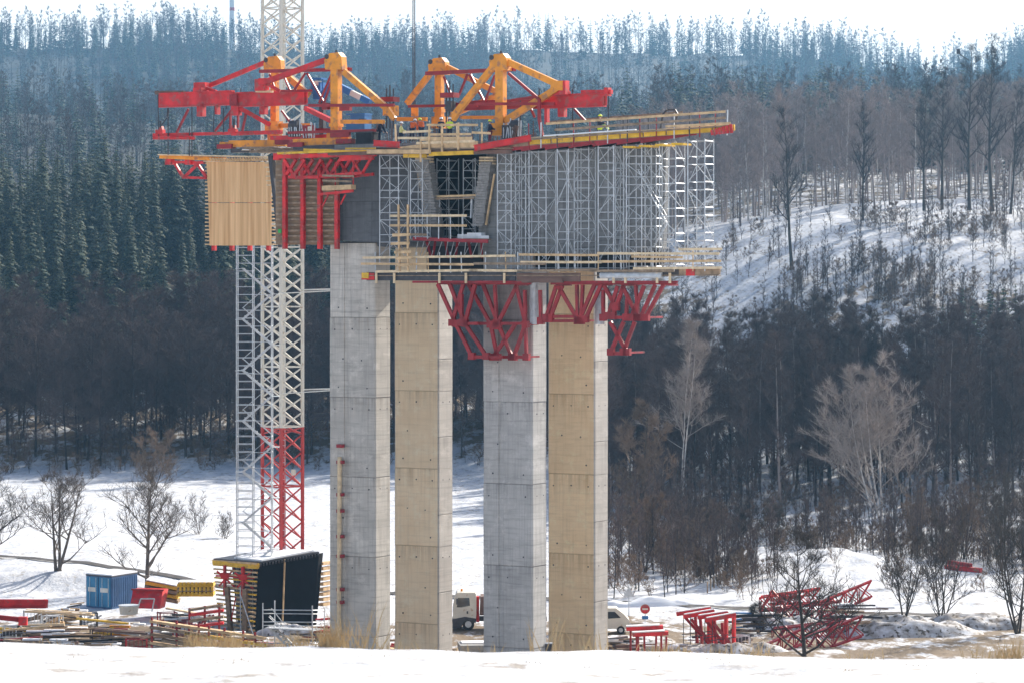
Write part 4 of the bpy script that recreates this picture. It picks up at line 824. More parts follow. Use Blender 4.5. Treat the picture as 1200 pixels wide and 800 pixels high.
o = rb.build('starter_bars', M['brownpanel'], None, loc=P(540, 172, -4)); tag(o, 'thin rusty starter bars sticking up out of the deck', 'rebar', kind='stuff')
# ------------------------------------------------------------------ left web formwork
M['planks'] = mp_ = mat('planked_form_face', (.90, .58, .30), .7, var=.3, scale=1.1, stretch=(3.2, 3.2, .10), detail=2, col2=(.60, .33, .14))
r = thing('plank_form', P(282, 288, -4.8), 'pale planked web form hanging at the far left, smooth face towards us', 'formwork')
def plankface(m):
    for i in range(22):
        a, b = 242+i*3.45, 242+(i+1)*3.45-.25; k = i*.002+(i % 3)*.008
        for y0, y1, t in ((190+.0*i, 237.6, 0), (238.2, 288, .01)):
            m.prism([P(a+(2.2 if y0 > 200 else 0)*(1-i/22), y0, -4.6+k), P(b+(2.2 if y0 > 200 else 0)*(1-i/22), y0, -4.6+k), P(b+(3.5 if y0 > 200 else 2.2)*(1-i/22), y1, -4.6+k), P(a+(3.5 if y0 > 200 else 2.2)*(1-i/22), y1, -4.6+k)][::-1], -N_*.05)
part('plank_face', M['planks'], r, plankface)
part('timber_beam', M['wood'], r, lambda m: [m.beam(P(242.5, 192+4.3*i, -4.95), P(318.5+3.5*i/22, 192+4.3*i, -4.95), .55, .11) for i in range(23)])
part('top_rail', M['woodpale'], r, lambda m: m.beam(P(240, 189.5, -4.7), P(320, 187.5, -4.7), .4, .1))
for x_ in (251, 272, 293, 315): part('steel_waler', M['red'], r, lambda m: m.beam(P(x_, 196, -5.5), P(x_, 294, -5.5), .3, .3))
r = thing('beam_form', P(365, 288, .9), 'brown web form seen from behind with its stacked timber beams and red walers', 'formwork')
part('timber_beam', M['formback'] if 'formback' in M else M['woodgrey'], r, lambda m: [m.beam(P(324, 186+6.5*i, .85), P(396, 186+6.5*i, .85), .22, .16) for i in range(16)])
M['formply'] = mat('brown_form_ply', (.30, .20, .12), .75, var=.3, scale=1.5)
part('form_panel', M['formply'], r, lambda m: m.prism([P(323, 182, .7), P(323, 287, .7), P(397, 287, .7), P(397, 182, .7)], -N_*.08))
for x_, y0_ in ((334, 190), (355, 185), (375, 195), (395, 228)): part('steel_waler', M['red'], r, lambda m: m.beam(P(x_, y0_, 1.15), P(x_, 292, 1.15), .3, .32))
part('green_tag', mat('green_paint', (.05, .4, .08)), r, lambda m: m.box(P(328, 271, 1.0), (.3, .05, .3), RZ))
# bracket trusses under the wings
r = thing('wing_bracket', P(225, 190, -5), 'small red bracket truss under the yellow edged wing at the far left', 'bracket truss')
part('top_edge', M['orange'], r, lambda m: m.beam(P(190, 184, -4.5), P(262, 187, -4.8), .8, .3))
part('top_board', M['woodpale'], r, lambda m: m.beam(P(190, 181.8, -4.4), P(318, 184.5, -4.4), 1.2, .1))
part('joist', M['wood'], r, lambda m: [m.beam(P(246+3.2*i, 185.6, -4.3), P(249+3.2*i, 188.6, -4.3), .1, .12) for i in range(22)])
part('truss', M['red'], r, lambda m: ([m.beam(P(a, b, n_), P(c_, d, n_), .2, .2) for n_ in (-4.6, -6.0) for a, b, c_, d in ((194, 190, 240, 191), (205, 192, 214, 207), (232, 192, 216, 208), (214, 208, 242, 209), (232, 193, 242, 208))], [m.box(P(x_, 190, -4.6), (.6, .5, .45), RZ) for x_ in (199, 222)]))
r = thing('bracket_frame', P(380, 190, 2), 'row of red bracket trusses above the brown web form', 'bracket truss')
for k, (dx, n_) in enumerate(((0, 3.0), (20, 2.5), (42, 2.0), (64, 1.6))):
    part('bracket', M['red'], r, lambda m: ([m.beam(P(a+dx, b, n_), P(c_+dx, d, n_), .2, .22) for a, b, c_, d in ((322, 184-k*.8, 358, 184-k*1.5), (333, 187, 345, 206), (357, 187, 345, 206), (338, 208, 374, 208-k*1.2), (347, 187, 336, 205))], [m.box(P(325+dx, 184-k, n_), (.5, .4, .5), RZ), m.box(P(345+dx, 206, n_), (.45, .35, .4), RZ)]))
part('long_chord', M['red'], r, lambda m: (m.beam(P(322, 184, 3.15), P(441, 181, 2.6), .22, .3), m.beam(P(345, 209, 2.9), P(425, 203, 2.7), .18, .22), m.beam(P(398, 186, 2.7), P(438, 184, 2.5), .2, .42), m.beam(P(436, 184, 2.6), P(425, 203, 2.6), .16, .18), m.beam(P(412, 186, 2.6), P(423, 203, 2.6), .16, .18)))
part('yellow_edge', M['yellow'], r, lambda m: m.beam(P(326, 180, 3.3), P(438, 176, 2.9), .3, .16))
part('drop_hanger', M['red'], r, lambda m: [m.beam(P(x_, 190, 2.8), P(x_, 225, 2.8), .07, .07) for x_ in (393, 414)])
r = thing('hanging_walkway', P(393, 226, 2.8), 'short timber walkway hung below the red brackets beside the dark web', 'walkway')
part('floor', M['wood'], r, lambda m: m.beam(P(380, 221, 2.9), P(414, 219.5, 2.9), .7, .35))
part('bearer', M['red'], r, lambda m: (m.beam(P(376, 228, 2.8), P(414, 224, 2.8), .16, .2), m.beam(P(378, 242, 2.6), P(385, 228, 2.6), .1, .1), m.beam(P(399, 240, 2.4), P(405, 228, 2.4), .1, .1)))
part('rail', M['woodgrey'], r, lambda m: (m.beam(P(378, 206, 2.9), P(415, 207, 2.9), .05, .15), m.beam(P(378, 212, 2.9), P(412, 213, 2.9), .05, .15)))
# ------------------------------------------------------------------ tower crane and stair tower
YC = 272.0
def Q(px, py, Y=YC, dx=0): v = at_px(px, py, Y); v.x += dx; return v
cx0 = (331-600)/F*YC; hd = 23.5/F*YC   # half diagonal
zsplit = Q(331, 500).z; ztop_c = 66.0
r = thing('tower_crane', (cx0, YC, 0), 'white lattice tower crane mast with a red foot left of the piers', 'tower crane')
cor = [(-hd, 0), (0, -hd), (hd, 0), (0, hd)]
def lattice(m, z0, z1, step=1.27, r=.13, rb=.055):
    for (x, y) in cor: m.beam((cx0+x, YC+y, z0), (cx0+x, YC+y, z1), r*1.75, r*1.75, up=(1, 1, 0))
    for i in range(4):
        a, b = cor[i], cor[(i+1) % 4]; z = z0; k = 0
        while z < z1-.2:
            ze = min(z1, z+step); A1 = (cx0+a[0], YC+a[1]); B1 = (cx0+b[0], YC+b[1])
            m.beam((*A1, z), (*B1, ze), rb*1.9, rb*1.9); m.beam((*B1, z), (*A1, ze), rb*1.9, rb*1.9)
            if k % 4 == 0: m.beam((*A1, z+.03), (*B1, z+.03), rb*2.2, rb*2.2)
            z = ze; k += 1
part('mast_foot', M['craned'], r, lambda m: lattice(m, -.5, zsplit, 1.55))
part('mast', M['white'], r, lambda m: lattice(m, zsplit+.02, ztop_c, 1.32))
part('ladder', M['galv'], r, lambda m: [m.tube((cx0+dx, YC+.4, 0), (cx0+dx, YC+.4, ztop_c), .035, n=4) for dx in (-.2, .2)]+[m.tube((cx0-.2, YC+.4, .5*i), (cx0+.2, YC+.4, .5*i), .02, n=4) for i in range(int(ztop_c*2))])
part('mast_sign', M['white'], r, lambda m: m.box((Q(345, 552).x, YC-1.3, Q(345, 552).z), (.42, .05, .5)))
jx = (485-600)/F*238; jdir = Vector((jx-cx0, 238-YC, 0)); jl = jdir.length; jd = jdir.normalized(); js = Vector((-jd.y, jd.x, 0))
part('slewing_ring', M['white'], r, lambda m: m.tube((cx0, YC, ztop_c), (cx0, YC, ztop_c+1.6), 1.8, n=16))
part('crane_cab', M['white'], r, lambda m: m.box((cx0+jd.x*1.5-js.x*2, YC+jd.y*1.5-js.y*2, ztop_c+2.2), (1.6, 1.6, 2.2)))
def jib(m):
    o = Vector((cx0, YC, ztop_c+2)); n_ = 26
    for i in range(n_):
        a = o+jd*(i*1.8); b = o+jd*((i+1)*1.8)
        for q in (js*.8, -js*.8): m.beam(a+q, b+q, .16, .16)
        t = Vector((0, 0, 1.4)); m.beam(a+t, b+t, .16, .16)
        for q in (js*.8, -js*.8): m.beam(a+q, (a+b)/2+t, .08, .08); m.beam((a+b)/2+t, b+q, .08, .08)
part('jib', M['white'], r, jib)
part('counter_jib', M['white'], r, lambda m: (m.beam(Vector((cx0, YC, ztop_c+2))-jd*2, Vector((cx0, YC, ztop_c+2))-jd*15, 1.6, .4), m.box(Vector((cx0, YC, ztop_c+1))-jd*14, (2, 2, 2.6))))
part('tower_top', M['white'], r, lambda m: m.beam((cx0, YC, ztop_c+1.6), (cx0, YC, ztop_c+8), .8, .8))
part('hoist_rope', M['steel'], r, lambda m: [m.tube((jx+dx, 238, Q(485, 128, 238).z), (jx+dx, 238, ztop_c+2), .05, n=4) for dx in (-.07, .07)])
part('hook_block', M['orange'], r, lambda m: (m.box(Q(486, 130, 238), (.55, .3, .9)), m.tube(Q(486, 136, 238), Q(486, 142, 238), .07)))
part('crane_tie', M['white'], r, lambda m: [(m.tube((cx0+hd, YC, Q(355, y_).z), P(392, y_-1, -2.2), .07), m.tube((cx0, YC-hd, Q(355, y_+4).z), P(388, y_+1, -.8), .05)) for y_ in (340, 456)])
# stair tower
r = thing('stair_tower', Q(297, 700, 266), 'slender galvanised stair tower climbing beside the crane mast', 'stair tower')
YS = 266.0
zt_ = 33.2
xs = [(x-600)/F*YS for x in (277, 296, 318)]
for x in xs:
    for y in (YS, YS+1.5): part('standard', M['galv'], r, lambda m: m.tube((x, y, 0), (x, y, zt_), .05, n=5))
def stl(m):
    z = .3; k = 0
    while z < zt_:
        for y in (YS, YS+1.5): m.tube((xs[0], y, z), (xs[1], y, z), .033, n=4); 
        if k % 2 == 0:
            m.tube((xs[1], YS, z), (xs[2], YS, z), .033, n=4)
            for x in xs: m.tube((x, YS, z), (x, YS+1.5, z), .03, n=4)
        z += .68; k += 1
part('ledgers', M['galv'], r, stl)
k = 0; z = .3
while z+2.2 < zt_:
    a, b = ((xs[0]+.5, xs[2]) if k % 2 == 0 else (xs[2], xs[0]+.5))
    fy = YS+.35 if k % 2 == 0 else YS+1.1
    def fl_(m, a=a, b=b, z=z, fy=fy):
        for y in (fy-.3, fy+.3):
            m.beam((a, y, z), (b, y, z+2.2), .05, .16); m.tube((a, y, z+1), (b, y, z+3.2), .022, n=4)
        for i in range(9): m.beam((a+(b-a)*i/9, fy-.3, z+2.2*i/9+.1), (a+(b-a)*i/9, fy+.3, z+2.2*i/9+.1), .24, .03)
        m.box((b+(.3 if b > a else -.3), fy, z+2.2), (.7, 1.2, .05))
    part('stair_flight', M['galvb'] if 'galvb' in M else M['galv'], r, fl_)
    z += 2.2; k += 1
# ------------------------------------------------------------------ building site on the valley floor
def GP(px, Y, up=0.): v = gz(px, Y); v.z += up; return v
def AP(px, py, Y): return at_px(px, py, Y)
def mpx(Y): return Y/F
rs = random.Random(21)
# --- container
r = thing('shipping_container', GP(130, 283), 'blue site container with white notices on its doors', 'container')
Yc = 283; zg = ground(*GP(130, Yc)[:2])
a0 = AP(101, 712, Yc+1.2); a1 = AP(131, 712, Yc-.8); a2 = AP(161, 712, Yc+3.0)
for v in (a0, a1, a2): v.z = zg-.02
up = Vector((0, 0, 3.0)); back = (a2-a1)
M['contd'] = mat('container_lit_end_blue', (.03, .20, .36), .5, var=.2, scale=1); M['conts'] = mat('container_shaded_side_blue', (.06, .13, .26), .55, var=.25, scale=1)  # brighter blue for the lit door end, duller blue for the shaded side
b_ = MB(); b_.prism([a0, a1, a1+back, a0+back][::-1], up); b_.build('shell', M['conts'], r)
part('corrugation', M['conts'], r, lambda m: [m.beam(a1.lerp(a2, (k+.5)/14)+Vector((0, 0, .2))-(a1-a0).normalized()*-.02, a1.lerp(a2, (k+.5)/14)+Vector((0, 0, 2.8))-(a1-a0).normalized()*-.02, .09, .09) for k in range(14)])
nd = (a1-a0).cross(Vector((0, 0, 1))).normalized()
if nd.y > 0: nd = -nd
for k in (0, 1):
    d0, d1 = a0.lerp(a1, .04+.48*k), a0.lerp(a1, .48+.48*k)
    dr = part('door', M['contd'], r, lambda m: m.prism([d0+nd*.03+Vector((0, 0, .15)), d1+nd*.03+Vector((0, 0, .15)), d1+nd*.03+Vector((0, 0, 2.85)), d0+nd*.03+Vector((0, 0, 2.85))], nd*.05))
    part('lock_rod', M['galv'], dr, lambda m: [m.tube(d0.lerp(d1, t)+nd*.11+Vector((0, 0, .2)), d0.lerp(d1, t)+nd*.11+Vector((0, 0, 2.8)), .025) for t in (.3, .85)])
    part('notice', M['white'], dr, lambda m: m.prism([d0.lerp(d1, .15)+nd*.09+Vector((0, 0, 1.5)), d0.lerp(d1, .8)+nd*.09+Vector((0, 0, 1.5)), d0.lerp(d1, .8)+nd*.09+Vector((0, 0, 1.9)), d0.lerp(d1, .15)+nd*.09+Vector((0, 0, 1.9))], nd*.02))
part('top_frame', M['steel'], r, lambda m: (m.beam(a0+up, a1+up, .12, .12), m.beam(a1+up, a2+up, .12, .12)))
part('roof_snow', M['snow'], r, lambda m: m.prism([a0+up*1.02, a1+up*1.02, a1+back+up*1.02, a0+back+up*1.02][::-1], (0, 0, .12)))
# --- plywood form shelter
Ys = 263
z0 = ground(*GP(305, Ys)[:2])-.1
L0, L1 = AP(250, 656, Ys+4.5), AP(258, 734, Ys+4.5); C0, C1 = AP(303, 660, Ys), AP(299, 737, Ys); D0, D1 = AP(374, 648, Ys+5.5), AP(366, 728, Ys+5.5)
for v in (L1, C1, D1): v.z = z0
r = thing('tunnel_form', Vector((C1.x, C1.y, z0)), 'big black faced timber form block standing below the crane mast', 'formwork')
bk = Vector((1.2, 3.6, 0))
part('black_face', M['black'], r, lambda m: m.prism([C1, D1, D0, C0], Vector((.3, .8, 0))))
part('face_batten', M['wood'], r, lambda m: m.beam(C1.lerp(D1, .47)+Vector((0, -.12, 0)), C0.lerp(D0, .43)+Vector((0, -.12, 0)), .13, .08))
part('back_wall', M['dark'], r, lambda m: m.prism([L1+bk, C1+bk*.6, C0+bk*.6, L0+bk], Vector((.3, .8, 0))))
for k in range(17):
    t = k/16; part('timber_beam', M['wood'] if k % 3 else M['yellow'], r, lambda m: m.beam(L1.lerp(L0, t)*1.0, C1.lerp(C0, t)+Vector((-.1, 0, 0)), .2, .14))
part('top_beam', M['yellow'], r, lambda m: (m.beam(L0+Vector((0, 0, -.15)), C0+Vector((0, 0, -.15)), .25, .3), [m.beam(L0.lerp(C0, k/12)+Vector((0, -.1, -.4)), L0.lerp(C0, k/12)+Vector((0, -.1, .05)), .07, .1) for k in range(13)]))
for t in (.32, .72):
    part('column', M['woodgrey'], r, lambda m: m.beam(L1.lerp(C1, t)+Vector((0, -.6, 0)), L0.lerp(C0, t)+Vector((0, -.5, -2.2)), .4, .3))
    q = L0.lerp(C0, t-.05)+Vector((0, -.5, -.3))
    part('red_bracket', M['red'], r, lambda m: (m.beam(q, q+Vector((0, 0, -2.6)), .22, .22), m.beam(q+Vector((-.7, 0, -.5)), q+Vector((.9, 0, -1.9)), .16, .16), m.beam(q+Vector((.8, 0, -.3)), q+Vector((-.5, 0, -1.8)), .16, .16), m.box(q+Vector((0, 0, -.9)), (.7, .4, .5)), m.beam(q+Vector((-.8, 0, -.9)), q+Vector((1.0, 0, -1.0)), .14, .14)))
part('prop', M['galv'], r, lambda m: (m.tube(L1.lerp(C1, .62)+Vector((0, -1, 0)), L0.lerp(C0, .62)+Vector((0, -1, -2)), .05), m.tube(L1.lerp(C1, .99)+Vector((0, -1.2, 0)), L0.lerp(C0, .62)+Vector((0, -1, -2.6)), .05)))
part('red_prop', M['red'], r, lambda m: m.tube(L1.lerp(C1, .35)+Vector((0, -1, 1)), L1.lerp(C1, .48)+Vector((0, -1, 3.1)), .06))
part('roof_deck', M['steel'], r, lambda m: m.prism([L0, C0, D0, L0+(D0-C0)][::-1], (0, 0, .16)))
part('roof_snow', M['snow'], r, lambda m: m.prism([L0.lerp(C0, .35)+(D0-C0)*.08+Vector((0, 0, .165)), C0+(D0-C0)*.05+Vector((0, 0, .165)), D0+Vector((-.5, 0, .165)), L0+(D0-C0)*.9+Vector((0, 0, .165))][::-1], (0, 0, .14)))
part('rafter_end', M['steel'], r, lambda m: [m.beam(C0.lerp(D0, (k+.5)/20)+Vector((.1, -.35, -.12)), C0.lerp(D0, (k+.5)/20)+Vector((0, .2, -.12)), .12, .2) for k in range(20)])
part('side_beams', M['wood'], r, lambda m: [m.beam(AP(376, 660+6*k, Ys+6.2), AP(389, 658+6*k, Ys+8), .5, .25) for k in range(9)])
# --- galvanised stair stand
Yt = 250; r = thing('access_stair', GP(347, Yt), 'galvanised scaffold stair stand in front of the black faced form', 'stair')
zb2 = ground(*GP(347, Yt)[:2])
pxs = ((308, Yt), (322, Yt+2.5), (366, Yt-1), (380, Yt+1.5))
tops = (706, 703, 709, 712)
for (x_, Y_), ty in zip(pxs, tops):
    a = AP(x_, ty, Y_); part('standard', M['galv'], r, lambda m: m.tube((a.x, a.y, zb2-.1), a, .055, n=6))
def lgs(m):
    for ty in (713, 727, 752):
        c = [AP(x_, ty+(1 if i < 2 else 1.5), Y_) for i, (x_, Y_) in enumerate(pxs)]
        for a, b in ((0, 2), (1, 3), (0, 1), (2, 3)):
            m.tube(c[a], c[b], .04, n=5)
            if ty < 730: m.tube(c[a]-Vector((0, 0, .3)), c[b]-Vector((0, 0, .3)), .03, n=5)
part('ledgers', M['galv'], r, lgs)
def flt(m):
    a, b = AP(315, 735, Yt+.5), AP(345, 764, Yt-.5)
    for dy in (0, .9): m.beam(a+Vector((.35*dy, dy, 0)), b+Vector((.35*dy, dy, 0)), .05, .2); m.tube(a+Vector((0, dy, .9)), b+Vector((0, dy, .9)), .03)
    for k in range(9): m.beam(a.lerp(b, k/9), a.lerp(b, k/9)+Vector((.3, .9, 0)), .22, .04)
part('stair_flight', M['galv'], r, flt)
part('landing', M['galv'], r, lambda m: m.prism([AP(310, 736, Yt), AP(322, 735, Yt+2), AP(378, 737, Yt+1.5), AP(366, 739, Yt-.6)], (0, 0, .08)))
part('guard_brace', M['galv'], r, lambda m: (m.tube(AP(318, 712, Yt+.5), AP(330, 727, Yt+.5), .035), m.tube(AP(330, 727, Yt+.5), AP(345, 740, Yt+.5), .03), m.tube(AP(366, 740, Yt), AP(380, 725, Yt+1.5), .03)))
# --- long red framed transport racks
def rack(x0, x1, ya, yb_, Y, lab, posts, fill):
    r = thing('timber_rack', GP((x0+x1)/2, Y), lab, 'rack', 'racks of formwork timber in front of the site')
    for p in posts:
        t = (p-x0)/(x1-x0); part('post', M['redh'], r, lambda m: m.beam(AP(p, ya+(yb_-ya)*t, Y), GP(p, Y, -.1), .14, .14))
    for k, (f0, f1, d, mm) in enumerate(fill):
        part('plank', M[mm], r, lambda m: m.beam(AP(x0+(x1-x0)*f0, ya+(yb_-ya)*f0+d, Y+.25), AP(x0+(x1-x0)*f1, ya+(yb_-ya)*f1+d*1.05, Y+.25), .8, .2))
    part('snow_dust', M['snow'], r, lambda m: [m.beam(AP(x0+(x1-x0)*f, ya+18, Y+.9), AP(x0+(x1-x0)*(f+.12), ya+18, Y+.9), .6, .08) for f in (.1, .4, .7)])
rack(176, 312, 722, 742, 249, 'long rack of brown planks held by red posts left of the stair stand', (178, 207, 233, 245, 263, 285, 299), [(0, 1, 5, 'wood'), (0, .5, 12, 'woodgrey'), (.0, .6, 20, 'formply'), (.1, .9, 25, 'woodgrey'), (.3, 1, 13, 'yellow'), (.5, 1, 20, 'woodgrey'), (0, .4, 30, 'wood')])
rack(222, 262, 712, 706, 256, 'short rack of brown planks and red rails beside the black faced form', (222, 240, 257), [(0, 1, 2, 'woodgrey'), (0, 1, 8, 'red'), (0, 1, 15, 'woodgrey'), (0, 1, 22, 'red')])
rack(388, 470, 735, 745, 247, 'low rack of dark planks and red beams at the foot of the leftmost pier', (392, 410, 432), [(0, .55, 0, 'woodgrey'), (0, .6, 6, 'formply'), (0, .5, 14, 'red'), (.1, .9, 20, 'redh'), (.5, 1, 16, 'wood')])
# --- yellow beam stacks
def stack(name, x0, y0, x1, y1, Y, layers, lh, mm, lab, depth=2.2, ends=True, grp='stacks of yellow formwork beams'):
    r = thing(name, GP((x0+x1)/2, Y), lab, 'timber stack', grp)
    for k in range(layers):
        part('layer', M[mm if k % 2 == 0 else 'woodgrey'] if mm == 'yellow' else M[mm], r, lambda m: m.beam(AP(x0, y0+k*lh, Y), AP(x1, y1+k*lh, Y), depth, lh*mpx(Y)*.72))
        if ends: part('beam_ends', M[mm], r, lambda m: [m.box(AP(x0+(x1-x0)*(j+.5)/9, (y0+(y1-y0)*(j+.5)/9)+k*lh, Y-depth/2-.06), (.22, .1, lh*mpx(Y)*.8)) for j in range(9)])
    part('snow_cap', M['snow'], r, lambda m: m.beam(AP(x0+1, y0-lh*.6, Y), AP(x1-1, y1-lh*.6, Y), depth*.9, .10))
stack('beam_stack', 172, 681, 210, 688, 277, 4, 5.2, 'yellow', 'left stack of long yellow formwork beams lying at a slant', ends=False)
stack('beam_stack', 209, 684, 251, 684, 275, 3, 5.5, 'yellow', 'right stack of yellow formwork beams showing their ends')
# --- red skip, red girder, crates
r = thing('red_trough', GP(170, 272), 'red steel trough tipped on its side right of the container', 'trough')
part('trough_body', M['red'], r, lambda m: m.prism([AP(152, 712, 272), AP(187, 713, 272), AP(191, 691, 274), AP(156, 690, 274)], Vector((.3, 1.6, 0))))
part('rim', M['redh'], r, lambda m: m.beam(AP(154, 690, 273.8), AP(192, 691, 273.8), .2, .14))
part('stand', M['galv'], r, lambda m: [m.tube(AP(a, b, 270.5), AP(c_, d, 270.5), .06) for a, b, c_, d in ((160, 716, 165, 701), (165, 701, 181, 701), (181, 701, 178, 716))])
r = thing('red_box_girder', GP(20, 268), 'long red steel girder lying in the snow at the left edge', 'steel girder')
part('girder', M['red'], r, lambda m: m.beam(AP(-30, 706.5, 268), AP(55, 706.5, 271), .6, .72)); part('girder_snow', M['snow'], r, lambda m: m.beam(AP(-30, 701, 268), AP(50, 701.5, 271), .4, .06))
part('flange', M['redh'], r, lambda m: m.beam(AP(-30, 711.5, 267.6), AP(52, 711, 270.6), .9, .1))
r = thing('red_box_girder', GP(10, 256), 'short red girder half buried in snow at the left edge', 'steel girder')
part('girder', M['redh'], r, lambda m: m.beam(AP(-10, 722, 256), AP(30, 726, 257), .4, .4)); part('end_plate', M['red'], r, lambda m: m.box(AP(27, 727, 256.4), (.7, .5, .7)))
def pile(px, Y, w, h, n, mats_, lab, cat='pile', name='scrap_pile', snow=True, slope=.25):
    r = thing(name, GP(px, Y), lab, cat); base = GP(px, Y)
    for k in range(n):
        l = w*rs.uniform(.4, 1); zz = h*(k+.5)/n; a = Vector((base.x-l/2+rs.uniform(-.2, .2)*w, base.y+rs.uniform(-.6, .6), base.z+zz)); b = a+Vector((l, rs.uniform(-.8, .8), rs.uniform(-slope, slope)))
        part(rs.choice(['plank', 'beam']), M[mats_[k % len(mats_)]], r, lambda m: m.beam(a, b, rs.uniform(.15, .5), rs.uniform(.08, .2)))
    if snow:
        m = MB()
        for k in range(max(2, n//3)):
            c_ = base+Vector((rs.uniform(-.4, .4)*w, rs.uniform(-.5, .3), h*rs.uniform(.6, 1.02))); m.beam(c_, c_+Vector((w*rs.uniform(.2, .4), 0, 0)), .7, .12)
        m.build('snow_cover', M['snow'], r)
    return r
piles = [(70, 272, 3.0, 1.0, 8, ['woodgrey', 'steel', 'formply'], 'grey stack of boards and bars left of the container'),
 (85, 270, 2.2, 1.9, 9, ['wood', 'woodgrey', 'wood', 'steel'], 'crate of wooden blocks right in front of the container doors'),
 (45, 262, 6.5, .9, 9, ['woodpale', 'wood', 'yellow', 'woodgrey'], 'spread of pale planks and yellow beams at the far left'),
 (70, 258, 8, .8, 10, ['woodgrey', 'formply', 'steel', 'brownpanel'], 'long low heap of brown planks before the container'),
 (25, 252, 6, .7, 8, ['steel', 'brownpanel', 'redh', 'woodgrey'], 'dark heap with red scraps at the lower left corner'),
 (90, 251, 6, .6, 9, ['steel', 'woodgrey', 'dark'], 'snow covered dark heap in front at the left'),
 (140, 262, 3.2, 1.1, 7, ['redh', 'orange', 'white', 'redh'], 'little heap of red and orange parts beneath the container'),
 (150, 255, 6, .6, 8, ['brownpanel', 'woodgrey', 'dark'], 'brown planks strewn left of the long rack'),
 (208, 264, 3, 1.6, 9, ['steel', 'redh', 'galv', 'steel'], 'grey and red scaffold parts under the yellow stacks'),
 (282, 253, 4, .8, 8, ['redh', 'woodgrey', 'brownpanel'], 'brown and red timber at the foot of the timber form'),
 (372, 258, 3.5, .9, 7, ['woodgrey', 'steel', 'redh'], 'grey boards beneath the stair stand'),
 (382, 262, 2.6, 1.4, 3, ['red', 'redh'], 'red steel plates leaning between the form and the leftmost pier'),
 (440, 249, 4.5, .9, 8, ['redh', 'brownpanel', 'redh', 'woodgrey'], 'rust red rubble heap between the two left piers'),
 (500, 248, 5, .5, 7, ['brownpanel', 'woodgrey', 'wood'], 'broken planks at the foot of the second pier'),
 (726, 252, 4, .8, 9, ['brownpanel', 'woodgrey', 'steel'], 'brown scrap heap right of the rightmost pier'),
 (760, 249, 6, .6, 9, ['woodgrey', 'galv', 'brownpanel'], 'flat grey heap under the red tables'),
 (880, 262, 4, 1.8, 12, ['steel', 'woodgrey', 'dark', 'blue'], 'dark heap of pipes and boards left of the lattice trusses'),
 (850, 254, 6, .6, 9, ['steel', 'galv', 'woodgrey'], 'grey rubble below the red trestles'),
 (1000, 262, 5, 2.6, 12, ['formply', 'woodgrey', 'brownpanel', 'steel'], 'tall stack of brown boards behind the lattice trusses'),
 (925, 275, 4, 2.2, 7, ['steel', 'woodgrey', 'brownpanel'], 'snow topped grey slabs behind the dark bare tree')]
for p in piles: pile(*p)
def crate(px, Y, w, h, lab, mm, fill):
    r = thing('stillage', GP(px, Y), lab, 'crate', 'steel crates standing about the yard'); b = GP(px, Y); rz = rs.uniform(-.4, .4); ca, sa = math.cos(rz), math.sin(rz)
    q = lambda x, y, z: b+Vector((x*ca-y*sa, x*sa+y*ca, z))
    for x in (-w/2, w/2):
        for y in (-.5, .5): part('post', M[mm], r, lambda m: m.beam(q(x, y, 0), q(x, y, h), .08, .08))
    part('side_frame', M[mm], r, lambda m: [(m.beam(q(-w/2, y, z), q(w/2, y, z), .06, .07), m.beam(q(-w/2, -.5, z), q(-w/2, .5, z), .06, .07), m.beam(q(w/2, -.5, z), q(w/2, .5, z), .06, .07)) for y in (-.5, .5) for z in (.15, h-.06)]+[m.beam(q(-w/2+w*k/5, -.5, .15), q(-w/2+w*k/5, -.5, h-.06), .03, .03) for k in range(1, 5)])
    part('contents', M[fill], r, lambda m: [m.beam(q(-w/2+.1, -.4+.2*k, .25+.12*(k % 3)), q(w/2-.1+rs.uniform(0, .5), -.38+.2*k, h*rs.uniform(.4, 1.1)), .14, .14) for k in range(5)])
for c in ((12, 259, 1.6, 1.1, 'grey crate of props at the far left behind the dark heap', 'galv', 'steel'), (38, 270, 1.5, 1.2, 'grey crate below the end of the long red girder', 'galv', 'woodgrey'), (62, 266, 1.5, 1.2, 'grey crate holding boards, left of the wooden blocks', 'galv', 'wood'), (104, 268, 1.4, 1.3, 'dark crate by the left container door', 'steel', 'galv'), (118, 259, 1.6, 1.0, 'dark crate holding yellow offcuts in front of the container', 'steel', 'yellow'),
    (196, 266, 1.5, 1.5, 'red crate right of the tipped trough', 'redh', 'steel'), (214, 260, 1.6, 1.3, 'red crate of props beside the short rack', 'redh', 'galv'), (236, 265, 1.5, 1.3, 'grey crate under the right yellow stack', 'galv', 'redh'), (160, 252, 1.7, .9, 'red crate left of the first post of the long rack', 'redh', 'woodgrey'), (76, 250, 1.7, .8, 'low grey crate in the snow at the lower left', 'galv', 'brownpanel'), (868, 252, 1.5, 1.0, 'grey crate right of the last trestle', 'galv', 'steel')):
    crate(*c)
for i, (x0, y0, x1, y1, Y_, mm, lab) in enumerate(((30, 716, 110, 720, 262, 'woodpale', 'long pale plank lying before the container'), (90, 724, 150, 730, 256, 'yellow', 'yellow beam lying in the snow under the container'), (5, 738, 60, 733, 252, 'wood', 'plank lying askew in the lower left corner'), (110, 738, 172, 742, 250, 'brownpanel', 'dark brown plank in front of the long rack'), (195, 712, 240, 720, 258, 'woodpale', 'pale plank leaning by the short rack'))):
    o = MB(); o.beam(AP(x0, y0, Y_), AP(x1, y1, Y_-1), .45, .14); o.beam(AP(x0+1, y0-2.6, Y_), AP(x1-3, y1-2.6, Y_-1), .4, .05) if i in (0, 3) else None; o = o.build('plank', M[mm], None, loc=AP(x0, y0, Y_)); tag(o, lab, 'plank', 'loose planks in the yard')
r = thing('concrete_tub', GP(150, 262), 'white tub standing on the heap of red parts', 'tub')
